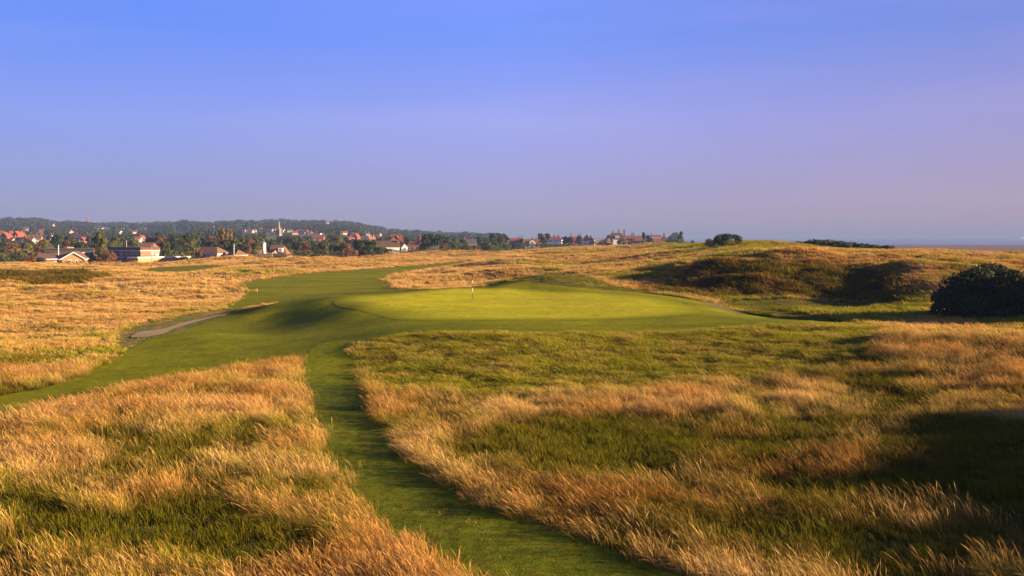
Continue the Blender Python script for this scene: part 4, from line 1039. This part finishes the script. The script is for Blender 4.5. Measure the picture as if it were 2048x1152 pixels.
def leaves(name, lobes, n, size, mat, seed, fill=0.35):
    """many small leaf-clump faces spread over and through a set of ellipsoid lobes"""
    r = np.random.default_rng(seed)
    lobes = np.array(lobes, float)
    wgt = (lobes[:, 3]*lobes[:, 4]*lobes[:, 5])**(2/3); pick = r.choice(len(lobes), n, p=wgt/wgt.sum())
    dirv = r.normal(0, 1, (n, 3)); dirv /= np.linalg.norm(dirv, axis=1, keepdims=True)
    dirv[:, 2] = np.where(dirv[:, 2] < -0.35, -dirv[:, 2], dirv[:, 2])
    rad = 1-fill*r.random(n)**2+r.normal(0, 0.05, n)
    L = lobes[pick]
    c = L[:, :3]+dirv*L[:, 3:6]*rad[:, None]
    nrm = dirv+r.normal(0, 0.55, (n, 3)); nrm /= np.linalg.norm(nrm, axis=1, keepdims=True)
    ref = r.normal(0, 1, (n, 3)); a = np.cross(nrm, ref); a /= np.linalg.norm(a, axis=1, keepdims=True)+1e-9; b = np.cross(nrm, a)
    s = size*r.uniform(0.5, 1.4, n)[:, None]
    k = r.uniform(0.45, 0.9, n)[:, None]
    V = np.stack([c-a*s, c-b*s*k*0.8+nrm*s*0.15, c+a*s, c+b*s*k], 1).reshape(-1, 3)
    F = np.arange(4*n).reshape(n, 4)
    me = mesh_np(name, V, F, mat)
    lobe_br = r.random(len(lobes))
    br = np.clip(0.25+0.35*lobe_br[pick]+0.3*r.random(n)+0.15*dirv[:, 2], 0, 1)
    fattr(me, 'br', np.repeat(br, 4))
    return me
def trunk_mesh(h, r0, seed, branches=4, top=0.75):
    r = random.Random(seed); m = MB()
    def limb(p, q, ra, rb, n=6):
        p, q = Vector(p), Vector(q); ax = (q-p).normalized(); u_ = ax.orthogonal().normalized(); w_ = ax.cross(u_); k = len(m.v)
        for i in range(n):
            c, s = math.cos(6.2832*i/n), math.sin(6.2832*i/n)
            m.v.append(tuple(p+(u_*c+w_*s)*ra)); m.v.append(tuple(q+(u_*c+w_*s)*rb))
        for i in range(n):
            j = (i+1) % n; m.f.append((k+2*i, k+2*j, k+2*j+1, k+2*i+1))
    pts = [(0, 0, -.1*h), (r.uniform(-.02, .02)*h, r.uniform(-.02, .02)*h, .3*h), (r.uniform(-.05, .05)*h, r.uniform(-.05, .05)*h, top*h)]
    limb(pts[0], pts[1], r0, r0*.7); limb(pts[1], pts[2], r0*.7, r0*.25)
    for k in range(branches):
        t = r.uniform(.25, .6); a = r.uniform(0, 6.28); s = h*r.uniform(.15, .28)
        p = Vector(pts[1])*(1-(t-.25)/.4)+Vector(pts[2])*((t-.25)/.4)
        limb(p, p+Vector((math.cos(a)*s, math.sin(a)*s, s*r.uniform(.5, 1.1))), r0*.4, r0*.12, 5)
    me = bpy.data.meshes.new('trunk'); me.from_pydata(m.v, [], m.f); me.update(); me.materials.append(B_bark)
    return me
def lobes_round(seed, n=13, w=.5, z0=.22, z1_=.9, sz=.2):
    r = random.Random(seed); L = [(0, 0, .55, w*.62, w*.62, .36)]
    for k in range(n):
        a = 6.283*k/n*1.618*1.7+r.uniform(-.4, .4); z = r.uniform(z0, z1_); q = w*.72*math.sqrt(max(.05, 1-((z-.5)/.52)**2))*r.uniform(.5, 1)
        s = sz*r.uniform(.65, 1.2); L.append((q*math.cos(a), q*math.sin(a), z-s*.3, s, s, s*.85))
    return L
def lobes_pine(seed):
    r = random.Random(seed); L = []
    for k in range(11):
        a = r.uniform(0, 6.28); z = .42+.5*k/11; q = .38*(1-.4*(z-.4))*r.random()+.05
        L.append((q*math.cos(a)-.06*z, q*math.sin(a), z, r.uniform(.16, .26), r.uniform(.16, .26), r.uniform(.06, .1)))
    return L
def lobes_poplar(seed):
    r = random.Random(seed); return [(r.uniform(-.04, .04), r.uniform(-.04, .04), .15+.8*k/9, .11*(1.1-abs(k/9-.4)), .11*(1.1-abs(k/9-.4)), .12) for k in range(10)]
def lobes_bush(seed, n=12):
    r = random.Random(seed); L = [(0, 0, .3, .62, .6, .45)]
    for k in range(n):
        a = r.uniform(0, 6.28); q = r.uniform(.25, .8); s = r.uniform(.18, .36); L.append((q*math.cos(a), q*math.sin(a), r.uniform(.1, .68)*(1.15-q*.6), s, s, s*.8))
    return L
KIND = {}
for key, lob, mat, nl, sz in (('dark', lobes_round, L_dark, 1500, .052), ('mid', lobes_round, L_mid, 1500, .052), ('olive', lobes_round, L_olive, 1400, .052), ('rust', lobes_round, L_rust, 1300, .05),
                              ('pine', lobes_pine, L_pine, 1300, .05), ('gold', lobes_poplar, L_gold, 800, .038), ('bush', lobes_bush, L_mid, 1300, .065), ('olivebush', lobes_bush, L_olive, 1300, .065), ('rustbush', lobes_bush, L_rust, 1200, .065), ('darkbush', lobes_bush, L_dark, 1300, .065)):
    KIND[key] = [(leaves('crown', lob(900+37*i+len(key)), nl, sz, mat, 50+i, 0.3), trunk_mesh(1.0, .028, 70+i, 5 if key != 'gold' else 0)) for i in range(3)]
TREE_TXT = {'dark': ('dark_tree', 'dark green rounded tree'), 'mid': ('green_tree', 'mid-green bushy tree'), 'olive': ('olive_tree', 'yellowish olive tree'), 'rust': ('rusty_tree', 'rust-brown tree'),
            'pine': ('pine_tree', 'dark wind-shaped pine'), 'gold': ('poplar_tree', 'slender golden poplar'), 'bush': ('green_bush', 'rounded green bush'), 'olivebush': ('olive_bush', 'olive-brown bush'),
            'rustbush': ('rusty_bush', 'rust-coloured bush'), 'darkbush': ('dark_bush', 'low dark bush')}
MARKS = [(30, 318, 'the low pinkish garden wall'), (92, 336, 'the wing of the orange bungalow'), (152, 340, 'the gable of the orange bungalow'), (215, 362, 'the dark end of the flat-roofed house'), (270, 362, 'the flat-roofed house'), (330, 352, 'the low garage block'), (370, 352, 'the end of the garage block'), (424, 348, 'the brick bungalow with hipped roof'), (474, 346, 'the small white cottage'),
         (515, 350, 'the trimmed hedge'), (560, 372, 'the mansard-roofed house'), (610, 384, 'the tall bright green hedge'), (660, 390, 'the far end of the bright green hedge'), (741, 640, 'the white gable at the belt'), (777, 485, 'the long dark-roofed house'), (801, 478, 'the steep red-roofed house'), (828, 482, 'the pyramid-roofed brick house'), (880, 440, 'the end of the long hedge'), (940, 640, 'the slate-roofed house'), (1000, 660, 'the belt running out to the red tiled house'), (1032, 800, 'the red tiled house'),
         (1065, 760, 'the round white gable'), (1111, 760, 'the white two-storey house'), (1152, 790, 'the small red house with paired chimneys'), (1177, 760, 'the house with the white chimney'), (1199, 775, 'the low white and red house'), (1217, 748, 'the red gable-fronted house'), (1240, 775, 'the large dark-roofed house'), (1266, 752, 'the pink-walled house'), (1300, 745, 'the gap after the pink-walled house'), (1326, 712, 'the stout-chimneyed pyramid house'), (1350, 742, 'the big grey-roofed villa')]
def tree_text(kind, px, top, d):
    m = min(MARKS, key=lambda q: abs(q[0]-px))
    rel = 'in front of' if d < m[1]-12 else 'beside' if d < m[1]+25 else 'behind' if d < m[1]+130 else 'well behind'
    size = '' if 'bush' in kind else 'tall ' if top < 470 else ''
    return size+TREE_TXT[kind][1]+' '+rel+' '+m[2]
tc = [0]
def tree(kind, px, top, wpx, d, base=None, label=None, group=None):
    """top row and width in the photograph, d metres away, standing on the ground"""
    x = (px-1024)*d/FPX; zg = z1(x, d); h = max(CZ-(top-HY)*d/FPX-zg, 1.2); w = wpx*d/FPX
    nm = TREE_TXT[kind][0]; lb = tree_text(kind, px, top, d)
    cm, tm = KIND[kind][tc[0] % 3]; tc[0] += 1
    o = empty(nm, x, d, zg, random.uniform(0, 6.28), label=label or lb, cat='bush' if 'bush' in kind else 'tree', group=None if label else lb)
    unit = {'pine': 1.0, 'gold': .26}.get(kind, 1.5 if 'bush' in kind else 1.05)
    sx = w/unit
    for nme, me in (('crown', cm), ('trunk', tm)):
        c = bpy.data.objects.new(nme, me); c.scale = (sx, sx, h/(.98 if 'bush' not in kind else .9)); link(c, o)
    return o
# the tree belt, row by row (photo column, top row, width in photo px, metres)
ROWS = [
 ('bush',8,508,30,326),('darkbush',26,506,28,332),('olivebush',40,498,36,345),('rustbush',56,510,26,324),('bush',72,503,24,340),('darkbush',80,512,20,330),('olive',92,478,30,420),('rust',20,484,44,440),('olive',52,486,34,445),('mid',4,493,30,400),('rust',74,487,26,450),('olivebush',100,502,26,360),('bush',112,500,24,362),
 ('dark',12,476,16,700),('mid',28,480,18,690),('dark',40,474,16,760),('mid',54,474,18,740),('dark',58,480,20,680),('olive',84,478,14,700),('dark',100,470,18,780),('mid',20,484,20,600),('dark',46,484,22,600),('mid',66,484,18,620),('dark',6,484,18,610),('mid',142,466,18,760),('dark',180,470,18,700),('mid',276,484,18,640),('dark',262,474,20,720),('mid',560,482,18,660),('dark',572,478,18,680),('mid',536,482,16,680),('dark',546,479,14,800),('mid',557,477,14,820),('olive',566,479,14,780),('dark',622,484,18,560),('mid',650,478,16,620),('dark',700,480,18,600),('mid',716,480,16,640),
 ('dark',116,468,30,520),('dark',136,472,24,540),('rust',132,480,28,470),('mid',150,480,30,440),('dark',160,484,36,430),('dark',178,486,28,440),
 ('mid',199,458,30,356),('olive',206,472,24,350),('rustbush',214,500,30,344),('darkbush',188,508,20,348),
 ('mid',232,474,34,470),('dark',246,468,34,520),('mid',268,478,36,500),('olive',222,480,24,420),('dark',318,462,20,640),('rust',322,472,44,560),('mid',330,484,30,410),('bush',336,496,30,385),('dark',300,474,30,560),
 ('dark',352,468,42,520),('dark',372,466,40,530),('mid',394,464,36,560),('olive',380,478,34,450),('dark',352,484,34,420),('olivebush',386,502,26,366),('rustbush',402,498,18,345),('olivebush',366,508,22,356),('darkbush',392,512,12,338),
 ('gold',438,460,9,520),('gold',446,457,10,520),('gold',454,459,10,525),('gold',462,461,9,520),('rust',424,472,26,560),('dark',420,480,44,430),('dark',448,480,36,410),('mid',470,474,36,480),('dark',436,488,34,392),('dark',464,490,30,385),
 ('olive',488,474,30,500),('rust',498,476,28,470),('dark',484,488,30,400),('mid',516,470,34,560),('olive',510,486,30,410),('rust',496,492,20,385),('dark',538,480,26,460),('mid',548,486,30,430),
 ('mid',584,474,40,600),('dark',572,486,30,440),('dark',596,482,30,430),('rust',612,484,26,425),('mid',606,476,30,520),('dark',630,490,26,410),('mid',648,484,30,430),('dark',640,486,22,440),
 ('mid',670,468,24,560),('olive',680,466,24,570),('mid',664,480,32,440),('rust',690,484,34,405),('rustbush',700,496,26,380),('dark',676,490,24,420),
 ('dark',720,478,44,420),('mid',742,480,46,410),('mid',762,492,40,398),('olive',778,498,24,392),('darkbush',730,498,40,385),
 ('dark',763,474,18,600),('mid',780,472,20,640),('dark',818,474,26,620),('mid',800,480,20,600),
 ('pine',848,467,22,500),('pine',862,466,24,505),('pine',880,468,26,510),('dark',892,471,26,515),('pine',870,474,30,480),('dark',850,486,24,480),('mid',906,474,26,540),
 ('rust',888,486,24,470),('mid',916,482,28,560),('dark',926,478,22,600),('olive',934,488,28,500),('rust',950,490,30,520),('mid',972,484,40,560),('mid',992,482,44,590),('mid',1010,486,40,600),('olive',984,492,44,540),
 ('pine',984,466,22,700),('pine',998,465,24,710),('pine',1010,466,20,715),('dark',960,474,22,680),('dark',972,474,20,690),('dark',1030,486,30,640),('mid',1044,478,12,770),
 ('pine',1082,466,22,790),('pine',1092,466,20,795),('dark',1086,474,22,775),('pine',1130,472,14,790),('dark',1134,475,26,740),('dark',1140,474,18,735),('mid',1158,469,16,735),('olive',1162,474,14,730),('rustbush',1184,480,12,725),('darkbush',1200,484,14,735),
 ('darkbush',1215,485,18,728),('bush',1244,475,18,735),('darkbush',1262,485,22,730),('darkbush',1280,485,14,735),('dark',1288,464,11,720),('mid',1296,467,10,715),('dark',1302,476,14,725),('bush',1301,482,12,705),('pine',1362,462,12,735),('bush',1346,476,26,690),('olivebush',1360,478,24,680),('darkbush',1336,480,20,685),('darkbush',1386,479,9,600),
]
for k, px, top, w, d in ROWS: tree(k, px, top, w, d)

def hedge(name, label, pxa, pxb, d, top0, top1, depth=3.0, mat=None, n=None, size=.22, wob=.35, seed=1):
    xa, xb = (pxa-1024)*d/FPX, (pxb-1024)*d/FPX; r = random.Random(seed); L = []
    k = max(5, int((xb-xa)/1.3))
    for i in range(k+1):
        f = i/k; x = xa+(xb-xa)*f; zb = z1(x, d)-.2; zt_ = CZ-((top0+(top1-top0)*f)-HY)*d/FPX+r.uniform(-wob, wob)
        h = max(.5, zt_-zb)
        for q in range(3):
            zc = zb+h*(.2+.3*q); L.append((x+r.uniform(-.4, .4), d+r.uniform(-.3, .3), zc, 1.1, depth*.5, h*.22))
    n = n or int((xb-xa)*90)
    me = leaves(name, L, n, size, mat or L_hedge, seed)
    return link(bpy.data.objects.new(name, me), label=label, cat='hedge')
hedge('hedge', 'green garden hedge in front of the orange bungalow', 124, 186, 328, 523.5, 522, 1.2, seed=3, size=.16)
hedge('trimmed_hedge', 'dark trimmed hedge with level top beside the white stack', 489, 532, 350, 503, 503, 1.4, L_mid, size=.12, wob=.05, seed=4)
hedge('hedge', 'tall bright green hedge beside the mansard-roofed house', 578, 690, 384, 500, 503, 3.0, seed=5)
hedge('hedge', 'dark hedge above the rubble wall', 512, 584, 350, 510, 506, 2.0, L_mid, seed=6, size=.18)
hedge('hedge', 'long green hedge below the houses with the steep red roofs', 752, 900, 440, 499, 500, 3.0, seed=7)
hedge('hedge', 'long clipped hedge in front of the white house and the round gable', 1036, 1142, 690, 487, 488, 3.0, seed=8, size=.3)
hedge('hedge', 'dark hedge along the foot of the pink-walled house', 1245, 1296, 715, 486.5, 487, 2.0, L_mid, seed=9, size=.3)

# -- near bushes on the dunes
def bush(name, label, px, d, w, h, mat, n, size, seed, sub=(1.0, .8), lob=None, dep=None, top=None):
    x = (px-1024)*d/FPX; zg = z1(x, d)
    if top is not None: h = max(.6, (CZ-(top-HY)*d/FPX-zg+.15)*1.05)
    o = empty(name, x, d, zg-.15, 0, label=label, cat='bush')
    r = random.Random(seed); L = []
    for k in range(lob or 26):
        a = r.uniform(0, 6.28); q = math.sqrt(r.random())
        zc = h*r.uniform(.12, .80)*(1-.55*q*q); s = h*r.uniform(.13, .26)
        L.append((q*math.cos(a)*(w/2-s*.6), q*math.sin(a)*((dep or w*.8)/2-s*.6), zc, s, s, s*.85))
    L.append((0, 0, h*.38, w*.36, (dep or w*.8)*.36, h*.42))
    link(bpy.data.objects.new('foliage', leaves('foliage', L, n, size, mat, seed, .25)), o)
    for k in range(4):
        tm = trunk_mesh(h*.8, .05*h/2, seed+k, 3); c = bpy.data.objects.new('stem', tm)
        c.location = (r.uniform(-.25, .25)*w, r.uniform(-.2, .2)*w, 0); c.rotation_euler = (0, 0, r.uniform(0, 6)); link(c, o)
    return o
bush('round_bush', 'big dark round bush in the shaded hollow beside the dune', 1985, 70.5, 8.4, 4.4, L_wood, 42000, .10, 301, lob=110, top=521)
bush('dune_bush', 'dark spreading bush on top of the dune beside the grassy mound', 1452, 192, 7.2, 2.5, L_dark, 5000, .12, 302, top=462)
bush('dune_shrub', 'small dark shrub at the foot of the spreading dune bush', 1419, 190, 1.9, 1.5, L_pine, 1200, .09, 303, lob=10, top=472)
for i, (px, d, w, tp) in enumerate(((1575, 204, 4.5, 484), (1598, 203, 4.5, 482), (1620, 202, 5, 479), (1640, 200, 5.5, 476), (1660, 200, 5.5, 475), (1680, 198, 5, 478), (1700, 197, 5, 480), (1722, 195, 5, 484), (1746, 190, 5, 487), (1772, 186, 5, 489))):
    bush('gorse_bush', ('tall dark gorse bush in the middle of the thicket on the seaward dune', 'low dark gorse bush at the end of the thicket nearest the spreading bush', 'low gorse bush at the end of the thicket nearest the tidal flats')[0 if 1610 < px < 1690 else 1 if px < 1610 else 2], px, d, w, 1.5, L_dark if i % 2 else L_mid, 1800, .12, 310+i, lob=14, top=tp)['group'] = ('gorse bushes mid thicket', 'gorse bushes near the spreading bush', 'gorse bushes near the flats')[0 if 1610 < px < 1690 else 1 if px < 1610 else 2]
bush('bright_shrub', 'small bright green shrub on the crest of the dark dune face', 1703, 111, 1.4, .9, L_bright, 900, .06, 330, lob=8, top=511)
bush('mound_bush', 'green bush on the lush mound beside the white bungalow', 1345, 330, 5, 1.4, L_bright, 1200, .15, 331, lob=10)
bush('low_scrub', 'little dark scrub at the far edge of the dune grass', 1722, 170, 1.6, .5, L_dark, 500, .08, 332, lob=7)

# -- the wooded ridge: too many crowns to count
def low_crown(seed):
    me = leaves('low_crown', lobes_round(seed, 9, .55, .2, .85, .26), 130, .17, L_wood, seed, .2)
    return bpy.data.objects.new('low_crown', me)
FAM['wood'] = family('wood_crowns', [low_crown(700+i) for i in range(5)])
r = np.random.default_rng(5)
n = 30000
d = np.sqrt(r.uniform(700**2, 3300**2, n)); px = r.uniform(-260, 1010, n)
x = (px-1024)*d/FPX; y = d
zz = zt(x, y)
ws = (5.5+6.0*sstep(900, 2200, d))*(0.6+0.9*fbm(x/70, y/70, 91, 2)*r.uniform(.6, 1.3, n))
keep = (zz > -2.6+0.4*r.random(n)) & (r.random(n) < .22+.78*sstep(1000, 2000, d)) & ((px < 880) | (r.random(n) < .5))
trow = HY-(zz+ws-CZ)*FPX/d; brow = HY-(zz-CZ)*FPX/d; hw_ = ws*.6*FPX/d
for (hx, h0, h1, hw, hd) in CLEAR:           # gardens and streets: no crown stands right in front of a house
    m = (d < hd+12) & (np.abs(px-hx) < hw*.5+hw_*.7) & (trow < h1)
    ws[m] = np.minimum(ws[m], CZ-(h1-HY)*d[m]/FPX-zz[m])
keep &= ws > 1.6
x, y, d, ws = x[keep], y[keep], d[keep], ws[keep]
wood = scatter('woodland', 'blue-green woods covering the long ridge behind the town', 'wood', x, y, np.zeros(len(x)), ws, seed=23)
wood['category'] = 'woodland'

FAM['bramble'] = family('bramble_clumps', [bpy.data.objects.new('bramble', leaves('bramble', lobes_bush(720+i, 9), 340, .095, L_bramble, 40+i, .5)) for i in range(4)])
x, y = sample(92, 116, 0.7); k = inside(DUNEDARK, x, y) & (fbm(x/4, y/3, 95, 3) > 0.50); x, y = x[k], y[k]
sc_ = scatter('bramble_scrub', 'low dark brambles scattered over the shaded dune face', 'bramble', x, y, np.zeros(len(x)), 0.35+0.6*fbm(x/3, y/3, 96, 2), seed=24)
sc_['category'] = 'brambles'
# -- evening haze between the near links and the far ridge
m, N = shader('evening_haze')
vol = N('ShaderNodeVolumePrincipled', {'Density': 0.00020, 'Color': (0.20, 0.27, 0.50, 1), 'Anisotropy': 0.0})
N('ShaderNodeOutputMaterial', {'Volume': vol.outputs[0]})
hb = MB().box(-16000, 16000, -9000, 16000, -12, 95)
ho = hb.build('haze', m, None, label='thin evening haze lying over the links and the ridge', kind='stuff')
